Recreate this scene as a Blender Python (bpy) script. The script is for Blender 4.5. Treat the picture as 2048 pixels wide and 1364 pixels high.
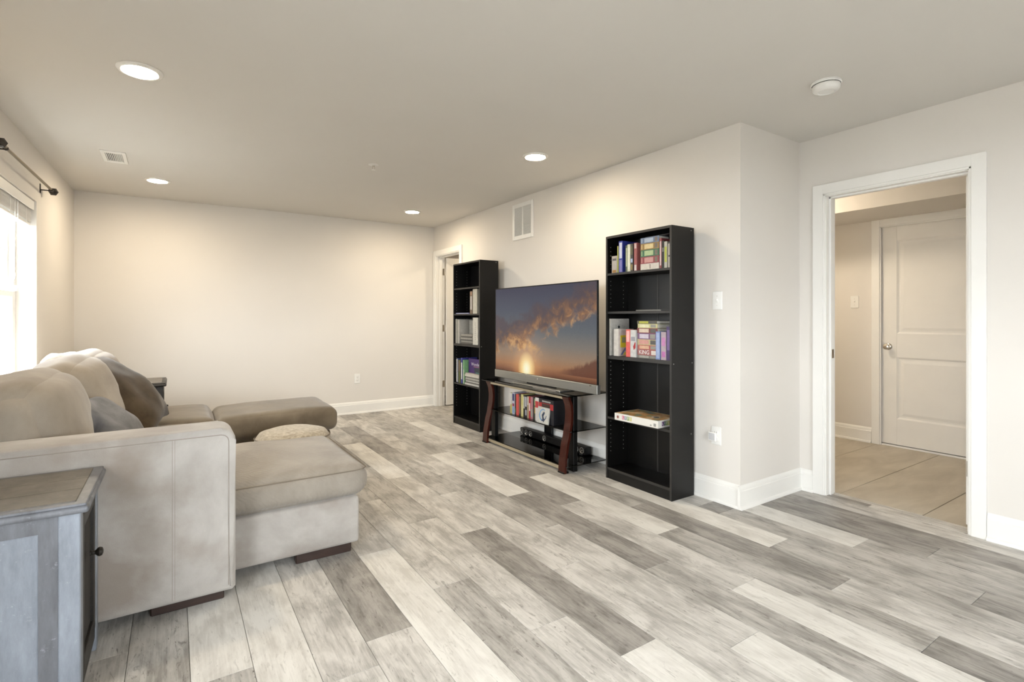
import bpy, bmesh, math, random
from mathutils import Vector, Matrix, noise as mnoise

# ---------------------------------------------------------------- clear
for o in list(bpy.data.objects):
    bpy.data.objects.remove(o, do_unlink=True)
S = bpy.context.scene
C = S.collection
random.seed(7)

# ---------------------------------------------------------------- camera
cam_d = bpy.data.cameras.new('camera')
cam = bpy.data.objects.new('camera', cam_d)
C.objects.link(cam)
cam.location = (0, 0, 1.207)
cam.rotation_euler = (math.radians(90), 0, -math.radians(33.316))
cam_d.sensor_width = 36.0
cam_d.lens = 1030.0 * 36.0 / 2048.0
cam_d.shift_y = -47.0 / 2048.0
cam_d.clip_start = 0.05
S.camera = cam

# ---------------------------------------------------------------- view, sky, daylight
S.view_settings.view_transform = 'Standard'
S.view_settings.look = 'None'
S.view_settings.gamma = 1.0
S.view_settings.use_curve_mapping = False
S.view_settings.exposure = 1.48

W = bpy.data.worlds.new('overcast_sky')
S.world = W
W.use_nodes = True
wb = W.node_tree.nodes['Background']
wb.inputs[0].default_value = (0.95, 0.975, 1.0, 1)
wb.inputs[1].default_value = 9.6

LAMP = 100.0          # recessed lamp lens emission
HALL_LAMP = 42.0


def portal(name, loc, rot, sx, sy):
    l = bpy.data.lights.new(name, 'AREA')
    l.shape = 'RECTANGLE'
    l.size = sx
    l.size_y = sy
    l.cycles.is_portal = True
    o = bpy.data.objects.new(name, l)
    o.location = loc
    o.rotation_euler = rot
    C.objects.link(o)
    return o


# ---------------------------------------------------------------- left wall runs 1.2 degrees off the room axis
LW = (Matrix.Translation((-0.807, 6.45, 0)) @ Matrix.Rotation(-math.atan(0.0208), 4, 'Z')
      @ Matrix.Translation((0, -6.45, 0)))
WIN = [(4.00, 5.05, 0.72, 2.055), (-0.55, 0.95, 0.60, 2.055)]      # windows in the left wall (y0,y1,z0,z1)
REAR = (0.15, 1.75, 0.72, 2.055)                                    # window in the rear wall (x0,x1,z0,z1)
YR = -2.2
for i, (a, b, z0, z1) in enumerate(WIN):
    p = LW @ Vector((-0.17, (a + b) / 2, (z0 + z1) / 2))
    portal('window_portal', p, (0, -math.pi / 2, 0), z1 - z0, b - a)
portal('window_portal', ((REAR[0] + REAR[1]) / 2, YR - 0.17, (REAR[2] + REAR[3]) / 2),
       (math.pi / 2, 0, 0), REAR[1] - REAR[0], REAR[3] - REAR[2])

# ================================================================ helpers
MATS = {}


def srgb(r, g, b):
    f = lambda c: (c / 255 / 12.92) if c / 255 <= 0.04045 else ((c / 255 + 0.055) / 1.055) ** 2.4
    return (f(r), f(g), f(b))


def base_mat(name):
    m = bpy.data.materials.new(name)
    m.use_nodes = True
    nt = m.node_tree
    return m, nt, nt.nodes, nt.links, nt.nodes['Principled BSDF']


def mat(name, col, rough=0.6, metal=0.0, spec=0.5, var=0.06, vscale=8.0, bump=0.0, bscale=60.0, emit=None, estr=0.0,
        stretch=None, coat=0.0, sheen=0.0):
    """procedural paint: base colour with a little noise, and noise relief"""
    if name in MATS:
        return MATS[name]
    m, nt, N, L, P = base_mat(name)
    P.inputs['Roughness'].default_value = rough
    P.inputs['Metallic'].default_value = metal
    P.inputs['Specular IOR Level'].default_value = spec
    if coat:
        P.inputs['Coat Weight'].default_value = coat
        P.inputs['Coat Roughness'].default_value = 0.15
    if sheen:
        P.inputs['Sheen Weight'].default_value = sheen
        P.inputs['Sheen Roughness'].default_value = 0.5
    tc = N.new('ShaderNodeTexCoord')
    src = tc.outputs['Object']
    if stretch:
        mp = N.new('ShaderNodeMapping')
        mp.inputs['Scale'].default_value = stretch
        L.new(src, mp.inputs['Vector'])
        src = mp.outputs['Vector']
    nz = N.new('ShaderNodeTexNoise')
    nz.inputs['Scale'].default_value = vscale
    nz.inputs['Detail'].default_value = 4
    L.new(src, nz.inputs['Vector'])
    rp = N.new('ShaderNodeValToRGB')
    a = tuple(max(0, c * (1 - var)) for c in col)
    b = tuple(min(1, c * (1 + var)) for c in col)
    rp.color_ramp.elements[0].color = (*a, 1)
    rp.color_ramp.elements[1].color = (*b, 1)
    rp.color_ramp.elements[0].position = 0.3
    rp.color_ramp.elements[1].position = 0.7
    L.new(nz.outputs['Fac'], rp.inputs['Fac'])
    L.new(rp.outputs['Color'], P.inputs['Base Color'])
    if bump:
        n2 = N.new('ShaderNodeTexNoise')
        n2.inputs['Scale'].default_value = bscale
        n2.inputs['Detail'].default_value = 3
        L.new(src, n2.inputs['Vector'])
        bp = N.new('ShaderNodeBump')
        bp.inputs['Strength'].default_value = bump
        bp.inputs['Distance'].default_value = 0.01
        L.new(n2.outputs['Fac'], bp.inputs['Height'])
        L.new(bp.outputs['Normal'], P.inputs['Normal'])
    if emit:
        P.inputs['Emission Color'].default_value = (*emit, 1)
        P.inputs['Emission Strength'].default_value = estr
    MATS[name] = m
    return m


def glass_mat(name, tint, rough=0.0, ior=1.5):
    if name in MATS:
        return MATS[name]
    m, nt, N, L, P = base_mat(name)
    N.remove(P)
    out = N['Material Output']
    tr = N.new('ShaderNodeBsdfTransparent')
    tr.inputs['Color'].default_value = (*tint, 1)
    gl = N.new('ShaderNodeBsdfGlossy')
    gl.inputs['Roughness'].default_value = rough
    fr = N.new('ShaderNodeFresnel')
    fr.inputs['IOR'].default_value = ior
    mx = N.new('ShaderNodeMixShader')
    ge = N.new('ShaderNodeNewGeometry')          # reflect at the outer faces only
    iv = N.new('ShaderNodeMath')
    iv.operation = 'MULTIPLY_ADD'
    iv.inputs[1].default_value = -1.0
    iv.inputs[2].default_value = 1.0
    L.new(ge.outputs['Backfacing'], iv.inputs[0])
    mu = N.new('ShaderNodeMath')
    mu.operation = 'MULTIPLY'
    L.new(fr.outputs[0], mu.inputs[0])
    L.new(iv.outputs[0], mu.inputs[1])
    L.new(mu.outputs[0], mx.inputs[0])
    L.new(tr.outputs[0], mx.inputs[1])
    L.new(gl.outputs[0], mx.inputs[2])
    L.new(mx.outputs[0], out.inputs['Surface'])
    MATS[name] = m
    return m


class G:
    """collects shapes into one bmesh, then links it as one mesh object"""

    def __init__(self):
        self.bm = bmesh.new()

    def _new(self, before):
        return [v for v in self.bm.verts if v not in before]

    def box(self, x0, x1, y0, y1, z0, z1, bev=0.0, seg=1, m=0, M=None):
        t = bmesh.new()
        bmesh.ops.create_cube(t, size=1.0)
        for v in t.verts:
            v.co = Vector(((v.co.x + .5) * (x1 - x0) + x0, (v.co.y + .5) * (y1 - y0) + y0, (v.co.z + .5) * (z1 - z0) + z0))
        if bev:
            bmesh.ops.bevel(t, geom=list(t.edges), offset=bev, segments=seg, profile=0.5, affect='EDGES')
        self.merge(t, m, M)
        return self

    def merge(self, t, m=0, M=None):
        if M is not None:
            bmesh.ops.transform(t, matrix=M, verts=t.verts)
        bmesh.ops.recalc_face_normals(t, faces=t.faces)
        mp = {}
        for v in t.verts:
            mp[v] = self.bm.verts.new(v.co)
        for f in t.faces:
            try:
                nf = self.bm.faces.new([mp[v] for v in f.verts])
                nf.material_index = m
            except ValueError:
                pass
        t.free()

    def cyl(self, p0, p1, r0, r1=None, seg=16, m=0, M=None):
        if r1 is None:
            r1 = r0
        p0, p1 = Vector(p0), Vector(p1)
        d = p1 - p0
        t = bmesh.new()
        bmesh.ops.create_cone(t, cap_ends=True, segments=seg, radius1=r0, radius2=r1, depth=d.length)
        q = Vector((0, 0, 1)).rotation_difference(d.normalized()).to_matrix().to_4x4()
        bmesh.ops.transform(t, matrix=Matrix.Translation((p0 + p1) / 2) @ q, verts=t.verts)
        self.merge(t, m, M)
        return self

    def lathe(self, prof, base, axis=(0, 0, 1), seg=24, m=0, M=None):
        """prof: (r, h) pairs along axis from base"""
        t = bmesh.new()
        rings = []
        for r, h in prof:
            if r < 1e-6:
                rings.append([t.verts.new((0, 0, h))])
            else:
                rings.append([t.verts.new((r * math.cos(2 * math.pi * k / seg), r * math.sin(2 * math.pi * k / seg), h))
                              for k in range(seg)])
        for a, b in zip(rings, rings[1:]):
            for k in range(seg):
                k2 = (k + 1) % seg
                if len(a) == 1 and len(b) == 1:
                    continue
                if len(a) == 1:
                    t.faces.new([a[0], b[k2], b[k]])
                elif len(b) == 1:
                    t.faces.new([a[k], a[k2], b[0]])
                else:
                    t.faces.new([a[k], a[k2], b[k2], b[k]])
        q = Vector((0, 0, 1)).rotation_difference(Vector(axis).normalized()).to_matrix().to_4x4()
        bmesh.ops.transform(t, matrix=Matrix.Translation(base) @ q, verts=t.verts)
        self.merge(t, m, M)
        return self

    def prism(self, poly, axis, a0, a1, m=0, M=None):
        """poly of 2-D points extruded along axis; axis 'x': (y,z), 'y': (x,z), 'z': (x,y)"""
        t = bmesh.new()

        def mk(p, a):
            return {'x': (a, p[0], p[1]), 'y': (p[0], a, p[1]), 'z': (p[0], p[1], a)}[axis]
        A = [t.verts.new(mk(p, a0)) for p in poly]
        B = [t.verts.new(mk(p, a1)) for p in poly]
        n = len(poly)
        t.faces.new(A)
        t.faces.new(B[::-1])
        for i in range(n):
            t.faces.new([A[i], B[i], B[(i + 1) % n], A[(i + 1) % n]])
        self.merge(t, m, M)
        return self

    def strip(self, prof, p0, p1, nrm, m=0, M=None):
        """moulding: profile (out, up) swept from p0 to p1 with wall normal nrm"""
        p0, p1, nrm = Vector(p0), Vector(p1), Vector(nrm)
        t = bmesh.new()
        A = [t.verts.new(p0 + nrm * a + Vector((0, 0, b))) for a, b in prof]
        B = [t.verts.new(p1 + nrm * a + Vector((0, 0, b))) for a, b in prof]
        n = len(prof)
        t.faces.new(A)
        t.faces.new(B[::-1])
        for i in range(n):
            t.faces.new([A[i], B[i], B[(i + 1) % n], A[(i + 1) % n]])
        self.merge(t, m, M)
        return self

    def tube(self, pts, r, seg=8, m=0):
        for a, b in zip(pts, pts[1:]):
            self.cyl(a, b, r, seg=seg, m=m)
        return self

    def cushion(self, c, s, r, bulge=(0, 0, 0), n=13, rough=0.0, rs=4.0, seed=0.0, M=None, m=0, fn=None):
        t = bmesh.new()
        bmesh.ops.create_cube(t, size=2.0)
        bmesh.ops.subdivide_edges(t, edges=list(t.edges), cuts=n, use_grid_fill=True)
        h = Vector(s) / 2
        for v in t.verts:
            p = Vector([math.sin(max(-1, min(1, a)) * math.pi / 2) for a in v.co])
            q = Vector((p.x * h.x, p.y * h.y, p.z * h.z))
            i = Vector([max(-(h[k] - r), min(h[k] - r, q[k])) for k in range(3)])
            d = q - i
            if d.length > 1e-6:
                q = i + d.normalized() * r
            fx, fy, fz = 1 - p.x ** 2, 1 - p.y ** 2, 1 - p.z ** 2
            q.x += bulge[0] * p.x * fy * fz
            q.y += bulge[1] * p.y * fx * fz
            q.z += bulge[2] * p.z * fx * fy
            if fn:
                q = fn(q, p)
            if rough:
                w = Vector(c) + q
                nv = mnoise.noise_vector((w + Vector((seed, seed * 1.7, 0))) * rs)
                q += nv * rough
            v.co = q
        bmesh.ops.transform(t, matrix=(Matrix.Translation(c) @ M) if M is not None else Matrix.Translation(c), verts=t.verts)
        self.merge(t, m)
        return self

    def pillow(self, w, h, T, M, n=15, rough=0.012, seed=0.0, m=0, fn=None):
        t = bmesh.new()
        bmesh.ops.create_cube(t, size=2.0)
        bmesh.ops.subdivide_edges(t, edges=list(t.edges), cuts=n, use_grid_fill=True)
        for v in t.verts:
            p = v.co.copy()
            tx, ty = 1 - abs(p.x) ** 2.4, 1 - abs(p.y) ** 2.4
            th = T / 2 * (max(0, tx) * max(0, ty)) ** 0.55 + 0.006
            q = Vector((p.x * w / 2 * (1 - 0.10 * (1 - p.y ** 2) * abs(p.x) ** 3),
                        p.y * h / 2 * (1 - 0.10 * (1 - p.x ** 2) * abs(p.y) ** 3), p.z * th))
            if fn:
                q = fn(q, p)
            nv = mnoise.noise_vector(q * 7 + Vector((seed, seed, seed)))
            v.co = q + nv * rough
        bmesh.ops.transform(t, matrix=M, verts=t.verts)
        self.merge(t, m)
        return self

    def obj(self, name, mats, parent=None, loc=None, smooth=False, ang=40, M=None):
        """world-space shapes; the object's origin goes to loc (or the parent's own)"""
        if M is not None:
            bmesh.ops.transform(self.bm, matrix=M, verts=self.bm.verts)
        me = bpy.data.meshes.new(name)
        org = Vector(loc) if loc is not None else Vector((0, 0, 0))
        if parent is not None:
            org = Vector(parent['_o'])
        for v in self.bm.verts:
            v.co -= org
        self.bm.to_mesh(me)
        self.bm.free()
        if not isinstance(mats, (list, tuple)):
            mats = [mats]
        for mm in mats:
            me.materials.append(mm)
        if smooth:
            for p in me.polygons:
                p.use_smooth = True
            me.set_sharp_from_angle(angle=math.radians(ang))
        o = bpy.data.objects.new(name, me)
        C.objects.link(o)
        o['_o'] = tuple(org)
        if parent is not None:
            o.parent = parent
        else:
            o.location = org
        return o


def empty(name, loc):
    o = bpy.data.objects.new(name, None)
    o.empty_display_size = 0.1
    C.objects.link(o)
    o.location = loc
    o['_o'] = tuple(loc)
    return o


def tag(o, label, cat, group=None, kind=None):
    o['label'] = label
    o['category'] = cat
    if group:
        o['group'] = group
    if kind:
        o['kind'] = kind
    return o


def struct(o, label, cat):
    return tag(o, label, cat, kind='structure')


def text_part(name, s, size, m, parent, M, ext=0.0003, sx=1.0):
    cu = bpy.data.curves.new('t', 'FONT')
    cu.body = s
    cu.size = size
    cu.extrude = ext
    cu.align_x = 'CENTER'
    cu.align_y = 'CENTER'
    cu.resolution_u = 2
    to = bpy.data.objects.new('t', cu)
    C.objects.link(to)
    dg = bpy.context.evaluated_depsgraph_get()
    me = bpy.data.meshes.new_from_object(to.evaluated_get(dg))
    me.name = name
    bpy.data.objects.remove(to, do_unlink=True)
    bpy.data.curves.remove(cu)
    org = Vector(parent['_o'])
    me.transform(Matrix.Translation(-org) @ M @ Matrix.Diagonal((sx, 1, 1, 1)))
    me.materials.clear()
    me.materials.append(m)
    o = bpy.data.objects.new(name, me)
    C.objects.link(o)
    o.parent = parent
    o['_o'] = tuple(org)
    return o


def face_negx(x, y, z, roll=0.0):
    """text plane facing -X: text right = -Y, up = +Z; roll turns it in its plane"""
    R = Matrix(((0, 0, -1, 0), (-1, 0, 0, 0), (0, 1, 0, 0), (0, 0, 0, 1)))
    return Matrix.Translation((x, y, z)) @ R @ Matrix.Rotation(roll, 4, 'Z')


# ================================================================ materials
M_WALL = mat('wall_paint', (0.735, 0.70, 0.655), rough=0.85, spec=0.25, var=0.012, vscale=2, bump=0.03, bscale=180)
M_CEIL = mat('ceiling_paint', (0.70, 0.675, 0.635), rough=0.9, spec=0.2, var=0.01, vscale=2)
M_TRIM = mat('trim_paint', (0.84, 0.825, 0.79), rough=0.45, spec=0.4, var=0.01)
M_DOOR = mat('door_paint', (0.80, 0.775, 0.73), rough=0.5, spec=0.4, var=0.01)
M_WHITE = mat('white_plastic', (0.82, 0.81, 0.78), rough=0.4, var=0.01)
M_DARKSLOT = mat('dark_slot', (0.03, 0.03, 0.03), rough=0.8, var=0.0)
M_NICKEL = mat('satin_nickel', (0.55, 0.51, 0.45), rough=0.3, metal=1.0, var=0.03)
M_IRON = mat('dark_iron', (0.03, 0.026, 0.022), rough=0.45, metal=0.6, var=0.1)
M_ROD = mat('bronze_rod', (0.16, 0.13, 0.09), rough=0.4, metal=0.8, var=0.1)
M_GROUT = mat('grout', (0.30, 0.26, 0.20), rough=0.9, var=0.05)
M_SUB = mat('subfloor', (0.16, 0.15, 0.135), rough=0.9, var=0.05)
M_PANE = glass_mat('window_glass', (0.97, 0.985, 0.99))
M_SMOKED = glass_mat('smoked_glass', (0.16, 0.165, 0.16), ior=1.55)
M_LAMP = mat('lamp_lens', (0.9, 0.9, 0.85), emit=(1.0, 0.84, 0.61), estr=LAMP)
M_LAMPH = mat('hall_lamp_lens', (0.9, 0.9, 0.85), emit=(1.0, 0.86, 0.66), estr=HALL_LAMP)
M_CASE = mat('black_brown_laminate', (0.0030, 0.0027, 0.0024), rough=0.38, spec=0.34, var=0.25, vscale=14, stretch=(1, 1, 0.12))
M_CASE_EDGE = mat('laminate_edge', (0.022, 0.020, 0.018), rough=0.5, var=0.15)
M_HOLE = mat('pin_hole', (0.30, 0.29, 0.27), rough=0.5, var=0.02)
M_BLACK = mat('black_plastic', (0.0035, 0.0035, 0.004), rough=0.35, spec=0.25, var=0.1)
M_BLACKM = mat('black_metal', (0.004, 0.004, 0.004), rough=0.4, spec=0.25, var=0.1)
M_SILVER = mat('brushed_silver', (0.34, 0.34, 0.32), rough=0.38, metal=0.9, var=0.08, vscale=60, stretch=(1, .03, 1))
M_CHROME = mat('bright_silver', (0.75, 0.75, 0.74), rough=0.15, metal=1.0, var=0.02)
M_CHAMP = mat('champagne_metal', (0.50, 0.43, 0.30), rough=0.4, metal=0.5, var=0.05)
M_WOOD = mat('cherry_wood', (0.042, 0.0075, 0.004), rough=0.3, spec=0.3, var=0.4, vscale=20, stretch=(3, 3, 0.4), coat=0.15)
M_PAGE = mat('paper_pages', (0.66, 0.63, 0.55), rough=0.9, var=0.08, vscale=120)
M_WPAPER = mat('white_paper', (0.70, 0.69, 0.66), rough=0.8, var=0.04, vscale=40)


def plank_mat(name, lo, hi, crack):
    m, nt, N, L, P = base_mat(name)
    P.inputs['Specular IOR Level'].default_value = 0.35
    tc = N.new('ShaderNodeTexCoord')
    oi = N.new('ShaderNodeObjectInfo')
    ml = N.new('ShaderNodeMath')
    ml.operation = 'MULTIPLY'
    ml.inputs[1].default_value = 57.0
    L.new(oi.outputs['Random'], ml.inputs[0])
    cb = N.new('ShaderNodeCombineXYZ')
    L.new(ml.outputs[0], cb.inputs[0])
    L.new(ml.outputs[0], cb.inputs[1])
    ad = N.new('ShaderNodeVectorMath')
    L.new(tc.outputs['Object'], ad.inputs[0])
    L.new(cb.outputs[0], ad.inputs[1])

    def nz(scale, detail, sc, rough=0.55, dist=0.0):
        mp = N.new('ShaderNodeMapping')
        mp.inputs['Scale'].default_value = scale
        L.new(ad.outputs[0], mp.inputs['Vector'])
        n = N.new('ShaderNodeTexNoise')
        n.inputs['Scale'].default_value = sc
        n.inputs['Detail'].default_value = detail
        n.inputs['Roughness'].default_value = rough
        n.inputs['Distortion'].default_value = dist
        L.new(mp.outputs[0], n.inputs['Vector'])
        return n
    broad = nz((5.5, 2.0, 1), 5, 2.0, 0.6, 0.5)
    grain = nz((26, 1.6, 1), 6, 3.0, 0.65, 0.6)
    mxv = N.new('ShaderNodeMix')
    mxv.inputs['Factor'].default_value = 0.38
    L.new(broad.outputs['Fac'], mxv.inputs['A'])
    L.new(grain.outputs['Fac'], mxv.inputs['B'])
    rp = N.new('ShaderNodeValToRGB')
    rp.color_ramp.elements[0].position = 0.40
    rp.color_ramp.elements[1].position = 0.58
    rp.color_ramp.elements[0].color = (*lo, 1)
    rp.color_ramp.elements[1].color = (*hi, 1)
    L.new(mxv.outputs['Result'], rp.inputs['Fac'])
    # dark weathered checks and knots
    ck = nz((15, 3.6, 1), 6, 2.4, 0.7, 1.4)
    cr = N.new('ShaderNodeValToRGB')
    cr.color_ramp.elements[0].position = 0.57
    cr.color_ramp.elements[1].position = 0.67
    cr.color_ramp.elements[0].color = (0, 0, 0, 1)
    cr.color_ramp.elements[1].color = (crack, crack, crack, 1)
    L.new(ck.outputs['Fac'], cr.inputs['Fac'])
    ck2 = nz((46, 6.5, 1), 4, 2.0, 0.6, 2.0)
    cr2 = N.new('ShaderNodeValToRGB')
    cr2.color_ramp.elements[0].position = 0.655
    cr2.color_ramp.elements[1].position = 0.70
    cr2.color_ramp.elements[0].color = (0, 0, 0, 1)
    cr2.color_ramp.elements[1].color = (crack * 1.3, crack * 1.3, crack * 1.3, 1)
    L.new(ck2.outputs['Fac'], cr2.inputs['Fac'])
    cmx = N.new('ShaderNodeMix')
    cmx.data_type = 'RGBA'
    cmx.blend_type = 'LIGHTEN'
    cmx.inputs['Factor'].default_value = 1.0
    L.new(cr.outputs['Color'], cmx.inputs['A'])
    L.new(cr2.outputs['Color'], cmx.inputs['B'])
    mc = N.new('ShaderNodeMix')
    mc.data_type = 'RGBA'
    L.new(cmx.outputs['Result'], mc.inputs['Factor'])
    L.new(rp.outputs['Color'], mc.inputs['A'])
    mc.inputs['B'].default_value = (lo[0] * .42, lo[1] * .40, lo[2] * .38, 1)
    L.new(mc.outputs['Result'], P.inputs['Base Color'])
    rr = N.new('ShaderNodeMapRange')
    rr.inputs['To Min'].default_value = 0.34
    rr.inputs['To Max'].default_value = 0.55
    L.new(grain.outputs['Fac'], rr.inputs['Value'])
    L.new(rr.outputs['Result'], P.inputs['Roughness'])
    bp = N.new('ShaderNodeBump')
    bp.inputs['Strength'].default_value = 0.12
    bp.inputs['Distance'].default_value = 0.004
    L.new(grain.outputs['Fac'], bp.inputs['Height'])
    L.new(bp.outputs['Normal'], P.inputs['Normal'])
    return m


PL = {
    'W': plank_mat('whitewashed_plank', srgb(198, 194, 187), srgb(224, 221, 215), 0.35),
    'L': plank_mat('pale_grey_plank', srgb(164, 160, 154), srgb(209, 205, 199), 0.60),
    'M': plank_mat('grey_plank', srgb(142, 138, 132), srgb(190, 186, 180), 0.70),
    'D': plank_mat('dark_grey_plank', srgb(120, 116, 111), srgb(166, 161, 155), 0.60),
}


def fabric_mat(name, lo, hi, scale=3.0, bump=0.25, bscale=260, sheen=0.3, stain=None, ridges=False):
    m, nt, N, L, P = base_mat(name)
    P.inputs['Roughness'].default_value = 0.95
    P.inputs['Specular IOR Level'].default_value = 0.15
    P.inputs['Sheen Weight'].default_value = sheen
    P.inputs['Sheen Roughness'].default_value = 0.45
    tc = N.new('ShaderNodeTexCoord')
    n1 = N.new('ShaderNodeTexNoise')
    n1.inputs['Scale'].default_value = scale
    n1.inputs['Detail'].default_value = 6
    n1.inputs['Roughness'].default_value = 0.6
    n1.inputs['Distortion'].default_value = 0.4
    L.new(tc.outputs['Object'], n1.inputs['Vector'])
    rp = N.new('ShaderNodeValToRGB')
    rp.color_ramp.elements[0].position = 0.32
    rp.color_ramp.elements[1].position = 0.68
    rp.color_ramp.elements[0].color = (*lo, 1)
    rp.color_ramp.elements[1].color = (*hi, 1)
    L.new(n1.outputs['Fac'], rp.inputs['Fac'])
    col = rp.outputs['Color']
    if stain:
        n3 = N.new('ShaderNodeTexNoise')
        n3.inputs['Scale'].default_value = 2.6
        n3.inputs['Detail'].default_value = 6
        L.new(tc.outputs['Object'], n3.inputs['Vector'])
        r3 = N.new('ShaderNodeValToRGB')
        r3.color_ramp.elements[0].position = 0.50
        r3.color_ramp.elements[1].position = 0.66
        r3.color_ramp.elements[1].color = (0.75, 0.75, 0.75, 1)
        L.new(n3.outputs['Fac'], r3.inputs['Fac'])
        mx = N.new('ShaderNodeMix')
        mx.data_type = 'RGBA'
        L.new(r3.outputs['Color'], mx.inputs['Factor'])
        L.new(col, mx.inputs['A'])
        mx.inputs['B'].default_value = (*stain, 1)
        col = mx.outputs['Result']
    L.new(col, P.inputs['Base Color'])
    n2 = N.new('ShaderNodeTexNoise')
    n2.inputs['Scale'].default_value = bscale
    n2.inputs['Detail'].default_value = 2
    L.new(tc.outputs['Object'], n2.inputs['Vector'])
    bp = N.new('ShaderNodeBump')
    bp.inputs['Strength'].default_value = bump
    bp.inputs['Distance'].default_value = 0.004
    if ridges:
        wv = N.new('ShaderNodeTexWave')
        wv.inputs['Scale'].default_value = 26
        wv.inputs['Distortion'].default_value = 6
        wv.inputs['Detail'].default_value = 2
        wv.bands_direction = 'DIAGONAL'
        L.new(tc.outputs['Object'], wv.inputs['Vector'])
        ma = N.new('ShaderNodeMath')
        ma.operation = 'ADD'
        L.new(wv.outputs['Fac'], ma.inputs[0])
        L.new(n2.outputs['Fac'], ma.inputs[1])
        L.new(ma.outputs[0], bp.inputs['Height'])
    else:
        L.new(n2.outputs['Fac'], bp.inputs['Height'])
    L.new(bp.outputs['Normal'], P.inputs['Normal'])
    MATS[name] = m
    return m


M_SUEDE = fabric_mat('beige_suede', srgb(136, 127, 116), srgb(168, 159, 147), stain=None)
M_SUEDE_ARM = fabric_mat('lit_worn_suede', srgb(154, 148, 142), srgb(188, 184, 179), stain=srgb(140, 128, 118))  # sofa suede, near-side light put into its paler colour; brown stains are wear
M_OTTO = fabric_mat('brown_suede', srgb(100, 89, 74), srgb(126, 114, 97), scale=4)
M_POUF = fabric_mat('tweed', srgb(150, 138, 120), srgb(196, 186, 168), scale=45, bump=0.5, bscale=120)
M_BROWN = fabric_mat('dark_brown_plush', srgb(56, 46, 35), srgb(84, 72, 57), scale=7, sheen=0.25)
M_DENIM = fabric_mat('grey_blue_cloth', srgb(92, 93, 97), srgb(128, 128, 131), scale=9, sheen=0.2)
M_CLOTH = fabric_mat('pale_cloth', srgb(150, 143, 132), srgb(186, 180, 170), scale=12)
M_SEAM2 = mat('pale_seam', srgb(150, 142, 134), rough=0.95, spec=0.1)
M_SEAM = mat('dark_seam', srgb(124, 115, 104), rough=0.95, spec=0.1)
M_LEG = mat('dark_wood_leg', srgb(52, 36, 30), rough=0.4, var=0.3, vscale=20, stretch=(.3, 1, 3))


def painted_wood(name, lo, hi, streak):
    m, nt, N, L, P = base_mat(name)
    P.inputs['Roughness'].default_value = 0.42
    P.inputs['Specular IOR Level'].default_value = 0.5
    tc = N.new('ShaderNodeTexCoord')
    n1 = N.new('ShaderNodeTexNoise')
    n1.inputs['Scale'].default_value = 5
    n1.inputs['Detail'].default_value = 8
    n1.inputs['Roughness'].default_value = 0.7
    mp = N.new('ShaderNodeMapping')
    mp.inputs['Scale'].default_value = (3, 3, 0.7)
    L.new(tc.outputs['Object'], mp.inputs['Vector'])
    L.new(mp.outputs[0], n1.inputs['Vector'])
    rp = N.new('ShaderNodeValToRGB')
    rp.color_ramp.elements[0].position = 0.3
    rp.color_ramp.elements[1].position = 0.7
    rp.color_ramp.elements[0].color = (*lo, 1)
    rp.color_ramp.elements[1].color = (*hi, 1)
    L.new(n1.outputs['Fac'], rp.inputs['Fac'])
    n2 = N.new('ShaderNodeTexNoise')
    n2.inputs['Scale'].default_value = 30
    n2.inputs['Detail'].default_value = 6
    n2.inputs['Roughness'].default_value = 0.8
    L.new(tc.outputs['Object'], n2.inputs['Vector'])
    r2 = N.new('ShaderNodeValToRGB')
    r2.color_ramp.elements[0].position = 0.60
    r2.color_ramp.elements[1].position = 0.72
    r2.color_ramp.elements[1].color = (0.6, 0.6, 0.6, 1)
    L.new(n2.outputs['Fac'], r2.inputs['Fac'])
    mx = N.new('ShaderNodeMix')
    mx.data_type = 'RGBA'
    L.new(r2.outputs['Color'], mx.inputs['Factor'])
    L.new(rp.outputs['Color'], mx.inputs['A'])
    mx.inputs['B'].default_value = (*streak, 1)
    L.new(mx.outputs['Result'], P.inputs['Base Color'])
    MATS[name] = m
    return m


M_TRAIL = painted_wood('distressed_grey_paint', srgb(84, 85, 89), srgb(122, 125, 132), srgb(176, 180, 188))
M_TDAYLIT = painted_wood('daylit_distressed_paint', srgb(112, 117, 126), srgb(154, 161, 172), srgb(196, 200, 206))  # bluish daylight reflection put into the colour; the streaks are distressing
M_TTOP = painted_wood('worn_brown_top', srgb(80, 74, 67), srgb(116, 109, 99), srgb(140, 134, 124))
M_TDARK = painted_wood('dark_stained_wood', srgb(24, 21, 18), srgb(44, 39, 33), srgb(60, 54, 46))


def tile_mat():
    m, nt, N, L, P = base_mat('porcelain_tile')
    P.inputs['Roughness'].default_value = 0.4
    P.inputs['Specular IOR Level'].default_value = 0.4
    tc = N.new('ShaderNodeTexCoord')
    mp = N.new('ShaderNodeMapping')
    mp.inputs['Scale'].default_value = (1.0, 3.0, 1)
    L.new(tc.outputs['Object'], mp.inputs['Vector'])
    n1 = N.new('ShaderNodeTexNoise')
    n1.inputs['Scale'].default_value = 2.2
    n1.inputs['Detail'].default_value = 7
    n1.inputs['Roughness'].default_value = 0.6
    n1.inputs['Distortion'].default_value = 0.5
    L.new(mp.outputs[0], n1.inputs['Vector'])
    rp = N.new('ShaderNodeValToRGB')
    rp.color_ramp.elements[0].position = 0.3
    rp.color_ramp.elements[1].position = 0.72
    rp.color_ramp.elements[0].color = (*srgb(168, 158, 142), 1)
    rp.color_ramp.elements[1].color = (*srgb(196, 187, 171), 1)
    L.new(n1.outputs['Fac'], rp.inputs['Fac'])
    L.new(rp.outputs['Color'], P.inputs['Base Color'])
    return m


M_TILE = tile_mat()

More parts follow.
